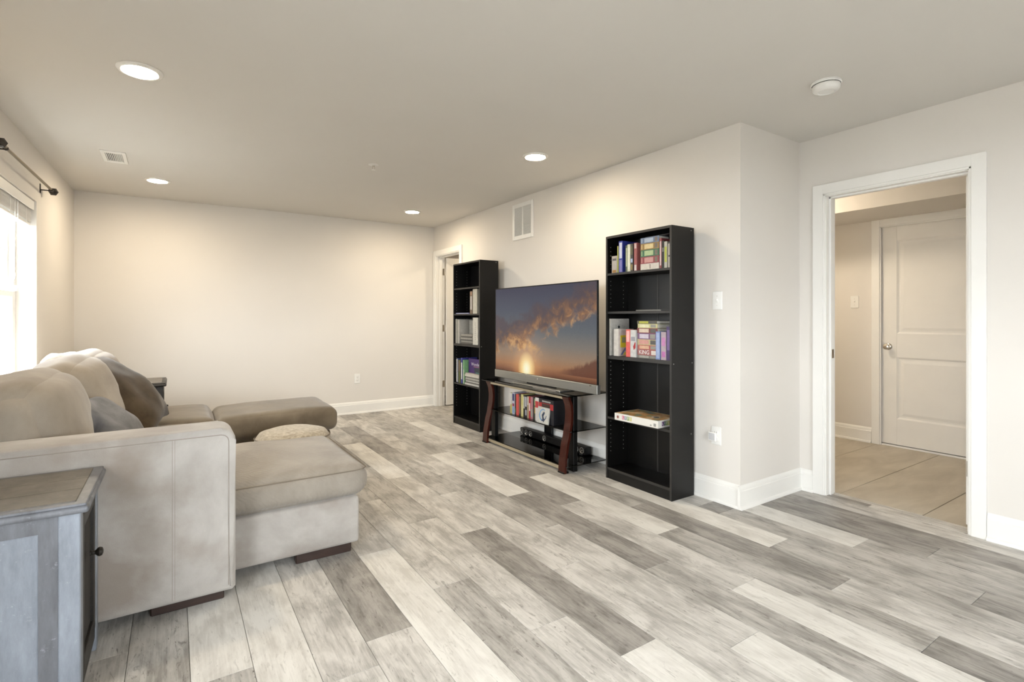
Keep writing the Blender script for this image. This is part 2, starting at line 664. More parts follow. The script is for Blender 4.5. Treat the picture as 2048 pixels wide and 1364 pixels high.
# ================================================================ room shell
HC = 2.44
XT, XD, YF, YJ = 2.99, 3.70, 6.50, 1.925      # tv wall, doorway wall, far wall, jog face
DW0, DW1, DH = 0.985, 1.765, 2.045            # doorway in the right wall (y0, y1, height)
LD0, LD1 = 5.725, 6.425                       # doorway in the tv wall
HX = 5.62                                     # hall end wall

# floor: slab and single planks
floor = G().box(-1.15, 3.83, YR - .15, YF + .1, -0.12, -0.012).obj('floor', M_SUB)
struct(floor, 'grey weathered wood plank floor of the living room', 'floor')
PW, PX0 = 0.1835, 0.598
JOINTS = {   # column: [(y where plank ends at its far end, tone)], from the far wall toward the camera
    0: [(7.2, 'M'), (5.9, 'D'), (4.6, 'L'), (3.15, 'D'), (1.899, 'L'), (0.7, 'M'), (-.5, 'W')],
    1: [(6.9, 'L'), (5.2, 'M'), (3.9, 'L'), (2.600, 'W'), (1.15, 'L'), (0.0, 'M'), (-1.3, 'L')],
    2: [(7.1, 'D'), (5.95, 'L'), (4.7, 'M'), (3.35, 'L'), (2.105, 'M'), (1.0, 'L'), (-.2, 'M')],
    3: [(6.8, 'L'), (5.5, 'D'), (4.1, 'M'), (2.850, 'L'), (1.620, 'L'), (0.6, 'D'), (-.6, 'L')],
    4: [(7.0, 'M'), (6.2, 'M'), (4.95, 'W'), (3.715, 'L'), (2.554, 'D'), (1.322, 'W'), (0.1, 'M'), (-1.1, 'L')],
    5: [(6.9, 'L'), (5.75, 'D'), (4.455, 'M'), (3.2, 'L'), (1.95, 'L'), (0.75, 'L'), (-.4, 'M')],
    6: [(7.1, 'D'), (6.1, 'L'), (4.85, 'L'), (3.6, 'M'), (2.364, 'L'), (1.135, 'W'), (-.1, 'M'), (-1.3, 'L')],
    7: [(6.7, 'M'), (5.45, 'M'), (4.180, 'W'), (2.917, 'D'), (1.711, 'M'), (0.5, 'L'), (-.7, 'M')],
    8: [(7.0, 'D'), (6.3, 'M'), (5.1, 'L'), (3.852, 'D'), (2.594, 'L'), (1.374, 'W'), (0.2, 'L'), (-1.0, 'M')],
    9: [(6.8, 'L'), (5.6, 'W'), (4.4, 'D'), (3.186, 'W'), (1.95, 'M'), (0.741, 'D'), (-.5, 'L')],
    10: [(7.1, 'L'), (6.0, 'M'), (4.75, 'M'), (3.55, 'M'), (2.33, 'D'), (1.130, 'L'), (0.0, 'M'), (-1.2, 'L')],
    11: [(6.9, 'M'), (5.2, 'L'), (3.95, 'L'), (2.72, 'W'), (1.520, 'M'), (0.4, 'L'), (-.8, 'M')],
    12: [(6.6, 'M'), (5.0, 'D'), (3.35, 'L'), (2.10, 'D'), (1.95, 'M'), (0.749, 'D'), (-.4, 'M')],
    13: [(2.45, 'W'), (1.278, 'M'), (0.1, 'L'), (-1.1, 'M')],
    14: [(2.2, 'D'), (1.02, 'M'), (-.2, 'D'), (-1.4, 'L')],
    15: [(2.6, 'D'), (1.45, 'D'), (0.3, 'L'), (-.9, 'M')],
    16: [(2.15, 'L'), (0.62, 'L'), (-.5, 'M'), (-1.5, 'L')],
    -1: [(7.0, 'L'), (5.6, 'M'), (4.3, 'L'), (3.1, 'L'), (1.75, 'L'), (0.5, 'M'), (-.7, 'L')],
    -2: [(6.8, 'M'), (5.5, 'L'), (4.2, 'M'), (2.95, 'W'), (1.25, 'L'), (0.1, 'L'), (-1.1, 'M')],
    -3: [(6.8, 'M'), (5.5, 'L'), (4.2, 'M'), (3.05, 'W'), (1.98, 'M'), (0.8, 'L'), (-.4, 'M')],
    -4: [(6.8, 'M'), (5.5, 'L'), (4.2, 'M'), (3.3, 'M'), (1.6, 'W'), (0.4, 'L'), (-.8, 'M')],
}
MG = mat('plank_joint', (0.10, 0.092, 0.082), rough=0.9, var=0.05)


def plank(x0, x1, y0, y1, tone):
    w, l = (x1 - x0) / 2 - 0.0008, (y1 - y0) / 2 - 0.0008
    cx, cy = (x0 + x1) / 2, (y0 + y1) / 2
    c = 0.0007
    v = [(-w, -l, -.012), (w, -l, -.012), (w, l, -.012), (-w, l, -.012),
         (-w, -l, -c), (w, -l, -c), (w, l, -c), (-w, l, -c),
         (-w + c, -l + c, 0), (w - c, -l + c, 0), (w - c, l - c, 0), (-w + c, l - c, 0)]
    f = [(0, 3, 2, 1)] + [(i, (i + 1) % 4, (i + 1) % 4 + 4, i + 4) for i in range(4)] + \
        [(i + 4, (i + 1) % 4 + 4, (i + 1) % 4 + 8, i + 8) for i in range(4)] + [(8, 9, 10, 11)]
    me = bpy.data.meshes.new('plank')
    me.from_pydata(v, [], f)
    me.materials.append(PL[tone])
    o = bpy.data.objects.new('plank', me)
    C.objects.link(o)
    o.parent = floor
    o.location = (cx, cy, 0)


for c in range(-9, 17):
    x0, x1 = PX0 + PW * c, PX0 + PW * (c + 1)
    if c in JOINTS:
        js = JOINTS[c]
    else:
        js, y = [], 6.6 + random.random()
        while y > -2.2:
            js.append((y, random.choice('LLMMDW')))
            y -= random.uniform(1.05, 1.3)
    ymax = YF - 0.004 if x0 < XT - .05 else YJ - 0.004
    for k, (yt, tone) in enumerate(js):
        yb = js[k + 1][0] if k + 1 < len(js) else YR
        a, b = max(yb, YR), min(yt, ymax)
        if b - a > 0.02:
            plank(max(x0, -1.08), min(x1, XD - 0.002), a, b, tone)
# doorway threshold planks
plank(XD, XD + 0.062, 1.50, DW1 - .004, 'D')
plank(XD, XD + 0.062, DW0 + .004, 1.50, 'L')
plank(XD + 0.062, XD + 0.115, DW0 + .004, DW1 - .004, 'L')

# ceiling
ceil = G().box(-1.15, HX + .15, YR - .15, YF + .9, HC, HC + .12).obj('ceiling', M_CEIL)
struct(ceil, 'flat matte off-white ceiling with recessed lamps', 'ceiling')

gr = G().box(-30, 30, -30, 30, -.6, -.3).obj('ground_outside', mat('neutral_ground', (0.22, 0.21, 0.19), rough=.95, var=.15, vscale=3))  # unseen ground, added to cut uplight through the windows; grey keeps the bounce neutral
struct(gr, 'grey ground plane added outside the windows against light from below', 'ground')
# left wall with two windows
g = G()
ys = [YR - .2] + sorted([v for w in WIN for v in w[:2]]) + [YF + .2]
wl = sorted(WIN)
prev = YR - .2
for (a, b, z0, z1) in wl:
    g.box(-.18, 0, prev, a, 0, HC)
    g.box(-.18, 0, a, b, 0, z0)
    g.box(-.18, 0, a, b, z1, HC)
    prev = b
g.box(-.18, 0, prev, YF + .2, 0, HC)
o = g.obj('wall_left', M_WALL, M=LW)
struct(o, 'cream painted window wall behind the sectional sofa', 'wall')
o = G().box(-1.2, XT + .14, YF, YF + .14, 0, HC).obj('wall_far', M_WALL)
struct(o, 'plain cream far wall facing the viewer', 'wall')
g = G()
g.box(XT, XT + .115, YJ, LD0, 0, HC)
g.box(XT, XT + .115, LD0, LD1, DH, HC)
g.box(XT, XT + .115, LD1, YF, 0, HC)
o = g.obj('wall_right', M_WALL)
struct(o, 'long off-white wall behind the television and bookcases', 'wall')
o = G().box(XT + .115, XD + .115, YJ, YJ + .115, 0, HC).obj('wall_jog', M_WALL)
struct(o, 'short off-white return wall beside the doorway', 'wall')
g = G()
g.box(XD, XD + .115, DW1, YJ, 0, HC)
g.box(XD, XD + .115, DW0, DW1, DH, HC)
g.box(XD, XD + .115, YR, DW0, 0, HC)
o = g.obj('wall_doorway', M_WALL)
struct(o, 'off-white wall around the open doorway to the hall', 'wall')
g = G()
x0, x1, z0, z1 = REAR
g.box(-1.2, x0, YR - .18, YR, 0, HC).box(x0, x1, YR - .18, YR, 0, z0).box(x0, x1, YR - .18, YR, z1, HC)
g.box(x1, XD + .115, YR - .18, YR, 0, HC)
o = g.obj('wall_rear', M_WALL)
struct(o, 'cream wall with a window behind the viewer', 'wall')

# ---- baseboards
BB = [(0, 0), (.028, 0), (.028, .008), (.024, .017), (.017, .021), (.0165, .021), (.0165, .112), (.0125, .1165),
      (.0125, .130), (.0085, .139), (.003, .147), (0, .147)]


def baseboard(name, runs, label, M=None):
    g = G()
    for p0, p1, n in runs:
        g.strip(BB, p0, p1, n)
    o = g.obj(name, M_TRIM, M=M, smooth=True, ang=25)
    return struct(o, label, 'baseboard')


baseboard('baseboard_far', [((-.83, YF, 0), (XT, YF, 0), (0, -1, 0))], 'white moulded baseboard along the far wall')
baseboard('baseboard_right', [((XT, YJ - .0, 0), (XT, LD0 - .065, 0), (-1, 0, 0))],
          'white moulded baseboard behind the television stand')
baseboard('baseboard_jog', [((XT - .028, YJ, 0), (XD, YJ, 0), (0, -1, 0))], 'white baseboard on the short return wall')
baseboard('baseboard_doorway', [((XD, DW1 + .062, 0), (XD, YJ, 0), (-1, 0, 0)), ((XD, YR, 0), (XD, DW0 - .066, 0), (-1, 0, 0))],
          'white baseboard either side of the doorway')
baseboard('baseboard_left', [((0, YR, 0), (0, YF, 0), (1, 0, 0))], 'white baseboard under the windows', M=LW)

# ---- door casings


def casing(g, xs, out, y0, y1, zt, w=0.064, d=0.018):
    """legs and head around an opening in a wall of constant x; out = +-1 into the room"""
    s = out
    for (a, b) in ((y0 - w, y0), (y1, y1 + w)):
        g.box(min(xs, xs + s * d), max(xs, xs + s * d), a, b, 0.0, zt + w, bev=.0012)
    inner = 0.012
    g.box(min(xs, xs + s * (d - .006)), max(xs, xs + s * (d - .006)), y0 - .001, y0 + inner, 0, zt + .0, bev=.002)
    g.box(min(xs, xs + s * (d - .006)), max(xs, xs + s * (d - .006)), y1 - inner, y1 + .001, 0, zt + .0, bev=.002)
    g.box(min(xs, xs + s * d), max(xs, xs + s * d), y0, y1, zt, zt + w, bev=.0012)
    g.box(min(xs, xs + s * (d - .006)), max(xs, xs + s * (d - .006)), y0, y1, zt - inner, zt + .001, bev=.002)


g = G()
casing(g, XD, -1, DW0, DW1, DH)
casing(g, XD + .115, 1, DW0, DW1, DH)
# jambs, head and stops
g.box(XD - .002, XD + .117, DW0 - .001, DW0 + .018, 0.0, DH)
g.box(XD - .002, XD + .117, DW1 - .018, DW1 + .001, 0.0, DH)
g.box(XD - .002, XD + .117, DW0, DW1, DH - .018, DH + .001)
g.box(XD + .035, XD + .075, DW1 - .030, DW1 - .018, 0, DH - .018, bev=.002)
g.box(XD + .035, XD + .075, DW0 + .018, DW0 + .030, 0, DH - .018, bev=.002)
g.box(XD + .035, XD + .075, DW0 + .018, DW1 - .018, DH - .030, DH - .018, bev=.002)
t1 = g.obj('trim_1', M_TRIM)
struct(t1, 'white casing and jambs of the open hall doorway', 'door frame')
G().box(XD + .040, XD + .072, DW1 - .0325, DW1 - .0295, .93, .99, bev=.001).obj('strike_plate', M_NICKEL, t1)

g = G()
casing(g, XT, -1, LD0, LD1, DH)
g.box(XT - .002, XT + .117, LD0 - .001, LD0 + .018, 0, DH)
g.box(XT - .002, XT + .117, LD1 - .018, LD1 + .001, 0, DH)
g.box(XT - .002, XT + .117, LD0, LD1, DH - .018, DH + .001)
g.box(XT + .035, XT + .075, LD1 - .03, LD1 - .018, 0, DH - .018, bev=.002)
g.box(XT + .035, XT + .075, LD0, LD1, DH - .03, DH - .018, bev=.002)
t2 = g.obj('trim_2', M_TRIM)
struct(t2, 'white casing of the corner doorway behind the far bookcase', 'door frame')


def panel_door(name, face_sign, x0, y0, y1, z0, z1, th, cols, label, knob=None, rot=None, loc=None):
    """two-panel door; slab lies in the plane x = x0 (panels on both faces), y0..y1 wide"""
    st = 0.125
    rails = [(z0, z0 + .24), (z0 + .815, z0 + 1.035), (z1 - .135, z1)]
    g = G()
    g.box(x0, x0 + th, y0, y0 + st, z0, z1, bev=.002)
    g.box(x0, x0 + th, y1 - st, y1, z0, z1, bev=.002)
    for a, b in rails:
        g.box(x0, x0 + th, y0 + st, y1 - st, a, b)
    g.box(x0 + .010, x0 + th - .010, y0 + st - .01, y1 - st + .01, z0 + .05, z1 - .05)
    o = g.obj(name, M_DOOR, loc=loc)
    for a, b in ((rails[0][1], rails[1][0]), (rails[1][1], rails[2][0])):
        g = G()
        ya, yb = y0 + st, y1 - st
        for xs, s in ((x0, 1), (x0 + th, -1)):
            # sloped moulding and raised field
            t = bmesh.new()
            ring = []
            for ins, dep in ((0, 0.0005), (.016, .009), (.030, .009), (.055, .004)):
                ring.append([t.verts.new((xs + s * dep, yy, zz)) for yy, zz in
                             ((ya + ins, a + ins), (yb - ins, a + ins), (yb - ins, b - ins), (ya + ins, b - ins))])
            for r0, r1 in zip(ring, ring[1:]):
                for k in range(4):
                    t.faces.new([r0[k], r0[(k + 1) % 4], r1[(k + 1) % 4], r1[k]])
            t.faces.new(ring[-1])
            g.merge(t)
        g.obj('panel', M_DOOR, o)
    return o


# hall door (closed) in the hall end wall
HD0, HD1 = 1.30, 2.165
hd = panel_door('door_1', -1, HX + .012, HD0, HD1, 0.022, 2.062, .035, 1, '')
struct(hd, 'closed white two-panel door at the end of the hall', 'door')
k = G()
kx, ky, kz = HX + .012, 2.107, .934
k.lathe([(0.0, 0), (.030, 0), (.030, .004), (.024, .009), (.011, .012), (.010, .030), (.016, .036), (.026, .046), (.0275, .056),
         (.022, .066), (.010, .070), (0, .071)], (kx, ky, kz), (-1, 0, 0))
k.obj('door_knob', M_NICKEL, hd, smooth=True)
G().box(HX + .004, HX + .030, HD1 + .001, HD1 + .004, .90, .965).obj('latch_plate', M_DARKSLOT, hd)
g = G()
casing(g, HX, -1, HD0 - .006, HD1 + .006, 2.068, w=.066)
g.box(HX - .001, HX + .06, HD0 - .006, HD1 + .006, 0.0, .014, bev=.002)
g.box(HX - .001, HX + .012, HD0 - .02, HD0 - .004, 0, 2.07).box(HX + .02, HX + .06, HD0, HD1, 2.064, 2.08)
t3 = g.obj('trim_3', M_TRIM)
struct(t3, 'white casing and sill of the closed hall door', 'door frame')

# open hall door, swung into the hall against its right side
odx, ody = XD + .125, DW0 + .026
od = panel_door('door_2', 1, 0, 0, .74, .012, 2.03, .035, 1, '', loc=(0, 0, 0))
od.location = (odx, ody + .035, 0)
od.rotation_euler = (0, 0, -math.pi / 2)
struct(od, 'white door standing open into the hall at right jamb', 'door')
for hz in (.335, 1.06, 1.80):
    g = G()
    g.box(odx - .0035, odx + .0005, ody + .003, ody + .032, hz - .045, hz + .045, bev=.001)
    g.cyl((odx - .006, ody - .003, hz - .045), (odx - .006, ody - .003, hz + .045), .006, seg=10)
    for dz in (-.03, 0, .03):
        g.cyl((odx - .0045, ody + .018, hz + dz), (odx - .003, ody + .018, hz + dz), .0035, seg=8)
    h = g.obj('hinge', M_NICKEL if hz < .5 else M_WHITE, t1)
    h['label'] = 'bare metal hinge' if hz < .5 else 'paint-covered hinge'

# door of the corner doorway, open into the room beyond
ld = panel_door('door_3', 1, 0, 0, .70, .012, 2.02, .035, 1, '', loc=(0, 0, 0))
ld.location = (XT + .128, LD1 - .022, 0)
ld.rotation_euler = (0, 0, -math.pi / 2)
struct(ld, 'white door standing open in the corner doorway', 'door')
for hz in (.30, 1.06, 1.83):
    g = G()
    g.box(XT + .085, XT + .117, LD1 - .0205, LD1 - .0175, hz - .045, hz + .045, bev=.001)
    g.cyl((XT + .122, LD1 - .019, hz - .045), (XT + .122, LD1 - .019, hz + .045), .007, seg=10)
    g.obj('hinge', M_NICKEL, t2)

# ---- hall beyond the doorway
g = G()
g.box(HX, HX + .12, 0.2, HD0 - .006, 0, HC).box(HX, HX + .12, HD0 - .006, HD1 + .006, 2.068, HC)
g.box(HX, HX + .12, HD1 + .006, 3.6, 0, HC)
g.box(HX + .05, HX + .12, HD0 - .01, HD1 + .01, 0, 2.07)
o = g.obj('wall_hall_end', M_WALL)
struct(o, 'beige hall wall around the closed door', 'wall')
o = G().box(XD + .115, HX + .12, 3.6, 3.7, 0, HC).box(XD + .115, XD + .21, YJ, 3.6, 0, HC).obj('wall_hall_left', M_WALL)
struct(o, 'beige left wall of the hall', 'wall')
o = G().box(XD + .115, HX + .12, .1, .2, 0, HC).obj('wall_hall_right', M_WALL)
struct(o, 'beige right wall of the hall', 'wall')
o = G().box(4.93, HX, .2, 3.6, 2.134, HC).obj('trim_4', M_WALL)
struct(o, 'dropped beige soffit above the hall door', 'soffit')
baseboard('baseboard_hall', [((HX, HD1 + .075, 0), (HX, 3.6, 0), (-1, 0, 0)), ((HX, .2, 0), (HX, HD0 - .075, 0), (-1, 0, 0))],
          'white baseboard along the hall end wall')
hf = G().box(XD + .115, HX + .06, .2, 3.6, -.10, -.004).obj('floor_hall', M_GROUT)
struct(hf, 'beige stone-look tile floor of the hall', 'floor')
ty = [.312, .778, 1.247, 1.715, 2.19, 2.66, 3.13, 3.6]
for a, b in zip(ty, ty[1:]):
    G().box(XD + .118, HX - .001, a + .0022, b - .0022, -.006, .001, bev=.0012).obj('floor_tile', M_TILE, hf)
# room beyond the corner doorway
o = G().box(XT + .115, 4.9, 7.25, 7.35, 0, HC).box(4.8, 4.9, 4.2, 7.3, 0, HC).box(XT + .115, 4.9, 4.1, 4.2, 0, HC) \
    .box(XT + .0, XT + .115, YF + .14, 7.3, 0, HC).obj('wall_corner_room', M_WALL)
struct(o, 'cream walls of the room beyond the corner doorway', 'wall')
o = G().box(XT, 4.9, 4.1, 7.3, -.10, -.001).obj('floor_corner_room', PL['M'])
struct(o, 'grey floor of the room beyond the corner doorway', 'floor')

# ================================================================ windows


def window(name, w, label, M):
    y0, y1, z0, z1 = w
    root = empty(name, M @ Vector((-.12, (y0 + y1) / 2, z0)))
    struct(root, label, 'window')
    xf = -.125
    fw = .045
    g = G()       # vinyl frame
    g.box(xf - .045, xf + .012, y0, y0 + fw, z0, z1, bev=.003).box(xf - .045, xf + .012, y1 - fw, y1, z0, z1, bev=.003)
    g.box(xf - .045, xf + .012, y0 + fw, y1 - fw, z1 - fw, z1, bev=.003).box(xf - .045, xf + .012, y0 + fw, y1 - fw, z0, z0 + fw, bev=.003)
    g.obj('window_frame', M_WHITE, root, M=M)
    zm = (z0 + z1) / 2 - .03
    for nm, a, b, dx in (('upper_sash', zm, z1 - fw, -.03), ('lower_sash', z0 + fw, zm + .035, .0)):
        g = G()
        x_ = xf + dx
        t = .04
        g.box(x_ - .012, x_ + .014, y0 + fw, y0 + fw + t, a, b, bev=.002).box(x_ - .012, x_ + .014, y1 - fw - t, y1 - fw, a, b, bev=.002)
        g.box(x_ - .012, x_ + .014, y0 + fw + t, y1 - fw - t, a, a + t, bev=.002).box(x_ - .012, x_ + .014, y0 + fw + t, y1 - fw - t, b - t, b, bev=.002)
        sash = g.obj(nm, M_WHITE, root, M=M)
        g = G()
        n = 3
        for k_ in range(1, n):
            yy = y0 + fw + t + (y1 - y0 - 2 * fw - 2 * t) * k_ / n
            g.box(x_ - .004, x_ + .006, yy - .008, yy + .008, a + t, b - t)
        g.box(x_ - .004, x_ + .006, y0 + fw + t, y1 - fw - t, (a + b) / 2 - .008, (a + b) / 2 + .008)
        g.obj('muntin', M_WHITE, sash, M=M)
        G().box(x_ - .003, x_ + .001, y0 + fw + t, y1 - fw - t, a + t, b - t).obj('pane', M_PANE, sash, M=M)
    G().box(xf + .012, .03, y0 - .02, y1 + .02, z0 - .02, z0 + .001, bev=.004).obj('window_sill', M_TRIM, root, M=M)
    G().box(xf + .012, xf + .04, y1 - fw - .055, y1 - fw - .002, zm + .036, zm + .075, bev=.004).obj('sash_lock', M_WHITE, root, M=M)
    return root


window('window_1', WIN[0], 'white double-hung window behind the sofa back', LW)
window('window_2', WIN[1], 'white double-hung window beside the viewer', LW)
RM = Matrix.Translation((0, YR, 0)) @ Matrix.Rotation(math.pi / 2, 4, 'Z')
window('window_3', (-REAR[1], -REAR[0], REAR[2], REAR[3]), 'white double-hung window in the rear wall', RM)

# raised blind at the top of window 1
bl = empty('window_blind', LW @ Vector((-.05, 4.5, 2.04)))
tag(bl, 'white faux-wood blind pulled up to the window head', 'blind')
b0, b1 = WIN[0][0] + .012, WIN[0][1] - .012
G().box(-.078, -.022, b0, b1, 2.000, 2.052, bev=.003).obj('headrail', M_WHITE, bl, M=LW)
G().box(-.020, -.010, b0, b1, 1.985, 2.053, bev=.003).obj('valance', M_WHITE, bl, M=LW)
for k in range(16):
    zz = 1.992 - k * .0062
    dy = .004 * math.sin(k * 2.1)
    G().box(-.076 + .002 * math.sin(k), -.026 + .002 * math.sin(k), b0 + .006 + dy, b1 - .006 + dy, zz - .0032, zz, bev=.0008).obj('slat', M_WHITE, bl, M=LW)
G().box(-.074, -.028, b0 + .006, b1 - .006, 1.872, 1.889, bev=.003).obj('bottom_rail', M_WHITE, bl, M=LW)
for yy in (b0 + .14, 4.52, b1 - .14):
    G().box(-.026, -.0245, yy - .006, yy + .006, 1.875, 2.0).obj('ladder_tape', M_WHITE, bl, M=LW)
G().tube([LW @ Vector(p) for p in ((-.02, 4.66, 1.99), (-.022, 4.68, 1.75), (-.03, 4.73, 1.45))], .003).obj('tilt_wand', M_WHITE, bl)
G().tube([LW @ Vector(p) for p in ((-.02, 4.60, 1.99), (-.024, 4.60, 1.50))], .0018).lathe(
    [(0, 0), (.006, .004), (.009, .03), (.004, .045), (0, .046)], LW @ Vector((-.024, 4.60, 1.455))).obj('lift_cord', M_WHITE, bl)

# curtain rod
cr = empty('curtain_rod', LW @ Vector((0.062, 4.55, 2.17)))
tag(cr, 'thin bronze curtain rod with faceted dark finials above the window', 'curtain rod')
ra, rb, rz = 3.965, 5.20, 2.172
G().cyl(LW @ Vector((.062, ra, rz)), LW @ Vector((.062, rb, rz)), .009, seg=14).obj('rod', M_ROD, cr, smooth=True)
for yy, s in ((ra, -1), (rb, 1)):
    g = G()
    p = LW @ Vector((.062, yy, rz))
    ax = (0.0208 * s, s, 0)
    g.lathe([(0, -.012), (.012, -.012), (.012, -.004), (.009, 0), (.010, .006), (.024, .022), (.031, .040), (.024, .060), (.008, .068), (0, .068)], p, ax, seg=6)
    g.obj('finial', M_IRON, cr)
for yy in (ra + .06, rb - .05):
    g = G()
    g.box(0, .005, yy - .010, yy + .010, rz - .035, rz + .035, bev=.002)
    g.box(.003, .062, yy - .004, yy + .004, rz - .014, rz - .007)
    g.cyl((.062, yy - .006, rz - .004), (.062, yy + .006, rz - .004), .0125, seg=14)
    g.obj('bracket', M_IRON, cr, M=LW)

# ================================================================ ceiling and wall fittings
LB = {(-0.14, 3.165): 'large recessed ceiling lamp nearest the window side',
      (-0.12, 5.61): 'small recessed lamp near the far left ceiling corner',
      (2.31, 3.19): 'recessed ceiling lamp above the television stand',
      (2.32, 5.64): 'recessed ceiling lamp near the far right ceiling corner',
      }
for (x, y), lab in LB.items():
    r = empty('recessed_light', (x, y, HC))
    tag(r, lab, 'ceiling light', 'recessed ceiling lamps')
    G().lathe([(.072, 0), (.098, 0), (.098, -.004), (.092, -.010), (.078, -.012), (.074, -.008), (.072, 0)], (x, y, HC - .0005), seg=40) \
        .obj('trim_ring', M_TRIM, r, smooth=True)
    G().lathe([(.0735, -.007), (.055, -.0105), (.030, -.0125), (0, -.013)], (x, y, HC), seg=40).obj('lens', M_LAMP, r, smooth=True)
r = empty('hall_light', (4.46, 2.80, HC))
tag(r, 'flush ceiling lamp in the hall', 'ceiling light')
G().lathe([(.12, 0), (.15, 0), (.15, -.02), (.12, -.022), (.12, 0)], (4.46, 2.80, HC - .0005), seg=32).obj('trim_ring', M_TRIM, r, smooth=True)
G().lathe([(.121, -.018), (.118, -.045), (.095, -.075), (.05, -.090), (0, -.094)], (4.46, 2.80, HC), seg=32).obj('lens', M_LAMPH, r, smooth=True)

r = empty('recessed_light', (3.85, 5.75, HC))  # no lamp in view here; added to brighten the open corner door
tag(r, 'unseen ceiling lamp added to light the room beyond the corner doorway', 'ceiling light', 'recessed ceiling lamps')
G().lathe([(.072, 0), (.098, 0), (.098, -.004), (.092, -.010), (.078, -.012), (.074, -.008), (.072, 0)], (3.85, 5.75, HC - .0005), seg=40) \
    .obj('trim_ring', M_TRIM, r, smooth=True)
G().lathe([(.0735, -.007), (.055, -.0105), (.030, -.0125), (0, -.013)], (3.85, 5.75, HC), seg=40).obj('lens', M_LAMP, r, smooth=True)

# smoke detector
sd = empty('smoke_detector', (2.862, 1.353, HC))
tag(sd, 'round white smoke detector on the ceiling', 'smoke detector')
G().lathe([(0, 0), (.070, 0), (.072, -.010), (.068, -.014), (.066, -.014)], (2.862, 1.353, HC - .0005), seg=40).obj('mounting_base', M_WHITE, sd, smooth=True)
G().lathe([(.060, -.013), (.060, -.018)], (2.862, 1.353, HC), seg=40).obj('vent_slot', M_DARKSLOT, sd)
G().lathe([(.0, -.014), (.064, -.017), (.066, -.022), (.064, -.036), (.056, -.046), (.040, -.050), (.038, -.047), (.020, -.047), (0, -.047)],
          (2.862, 1.353, HC), seg=40).obj('cover', M_WHITE, sd, smooth=True)
G().lathe([(0, -.046), (.009, -.046), (.009, -.0495), (0, -.050)], (2.838, 1.335, HC), seg=14).obj('test_button', M_TRIM, sd, smooth=True)

# fire sprinkler
sp = empty('fire_sprinkler', (1.347, 4.081, HC))
tag(sp, 'small white pendent fire sprinkler in the ceiling', 'sprinkler')
G().lathe([(.012, 0), (.040, 0), (.040, -.003), (.020, -.010), (.012, -.010)], (1.347, 4.081, HC - .0005)).obj('escutcheon', M_WHITE, sp, smooth=True)
g = G().cyl((1.347, 4.081, HC), (1.347, 4.081, HC - .02), .010, .007, seg=12)
g.box(1.338, 1.341, 4.0795, 4.0825, HC - .042, HC - .012).box(1.353, 1.356, 4.0795, 4.0825, HC - .042, HC - .012)
g.obj('frame_arms', M_NICKEL, sp)
G().cyl((1.347, 4.081, HC - .042), (1.347, 4.081, HC - .044), .016, seg=12).obj('deflector', M_WHITE, sp)

# ceiling register
cv = empty('ceiling_register', (-.378, 4.975, HC))
tag(cv, 'white rectangular air register in the ceiling by the window', 'air vent')
vx0, vx1, vy0, vy1 = -.455, -.30, 4.81, 5.14
g = G()
z_ = HC - .007
g.box(vx0, vx0 + .026, vy0, vy1, z_, HC - .0003, bev=.002).box(vx1 - .026, vx1, vy0, vy1, z_, HC - .0003, bev=.002)
g.box(vx0 + .026, vx1 - .026, vy0, vy0 + .05, z_, HC - .0003).box(vx0 + .026, vx1 - .026, vy1 - .05, vy1, z_, HC - .0003)
g.obj('register_frame', M_WHITE, cv)
G().box(vx0 + .026, vx1 - .026, vy0 + .05, vy1 - .05, HC - .002, HC - .0004).obj('duct_opening', M_DARKSLOT, cv)
for k in range(9):
    xx = vx0 + .032 + k * .0113
    Mx = Matrix.Translation((xx, 0, HC - .0045)) @ Matrix.Rotation(math.radians(38 if k < 5 else -38), 4, 'Y')
    G().box(-.005, .005, vy0 + .05, vy1 - .05, -.0005, .0005, M=Mx).obj('louver', M_WHITE, cv)

# return grille on the right wall
rg = empty('return_air_grille', (XT, 4.345, 2.01))
tag(rg, 'white louvered return air grille high on the wall', 'air vent')
gy0, gy1, gz0, gz1 = 4.155, 4.53, 2.012, 2.382
g = G()
xo = XT - .009
g.box(xo, XT - .0003, gy0, gy0 + .04, gz0, gz1, bev=.003).box(xo, XT - .0003, gy1 - .04, gy1, gz0, gz1, bev=.003)
g.box(xo, XT - .0003, gy0 + .04, gy1 - .04, gz0, gz0 + .04, bev=.001).box(xo, XT - .0003, gy0 + .04, gy1 - .04, gz1 - .04, gz1, bev=.001)
g.box(xo, XT - .0003, (gy0 + gy1) / 2 - .008, (gy0 + gy1) / 2 + .008, gz0 + .04, gz1 - .04)
g.obj('grille_frame', M_WHITE, rg)
G().box(XT - .002, XT - .0004, gy0 + .04, gy1 - .04, gz0 + .04, gz1 - .04).obj('duct_opening', M_DARKSLOT, rg)
for k in range(24):
    zz = gz0 + .045 + k * .0122
    Mx = Matrix.Translation((XT - .0055, 0, zz)) @ Matrix.Rotation(math.radians(40), 4, 'Y')
    G().box(-.0075, .0075, gy0 + .038, gy1 - .038, -.0006, .0006, M=Mx).obj('louver', M_WHITE, rg)


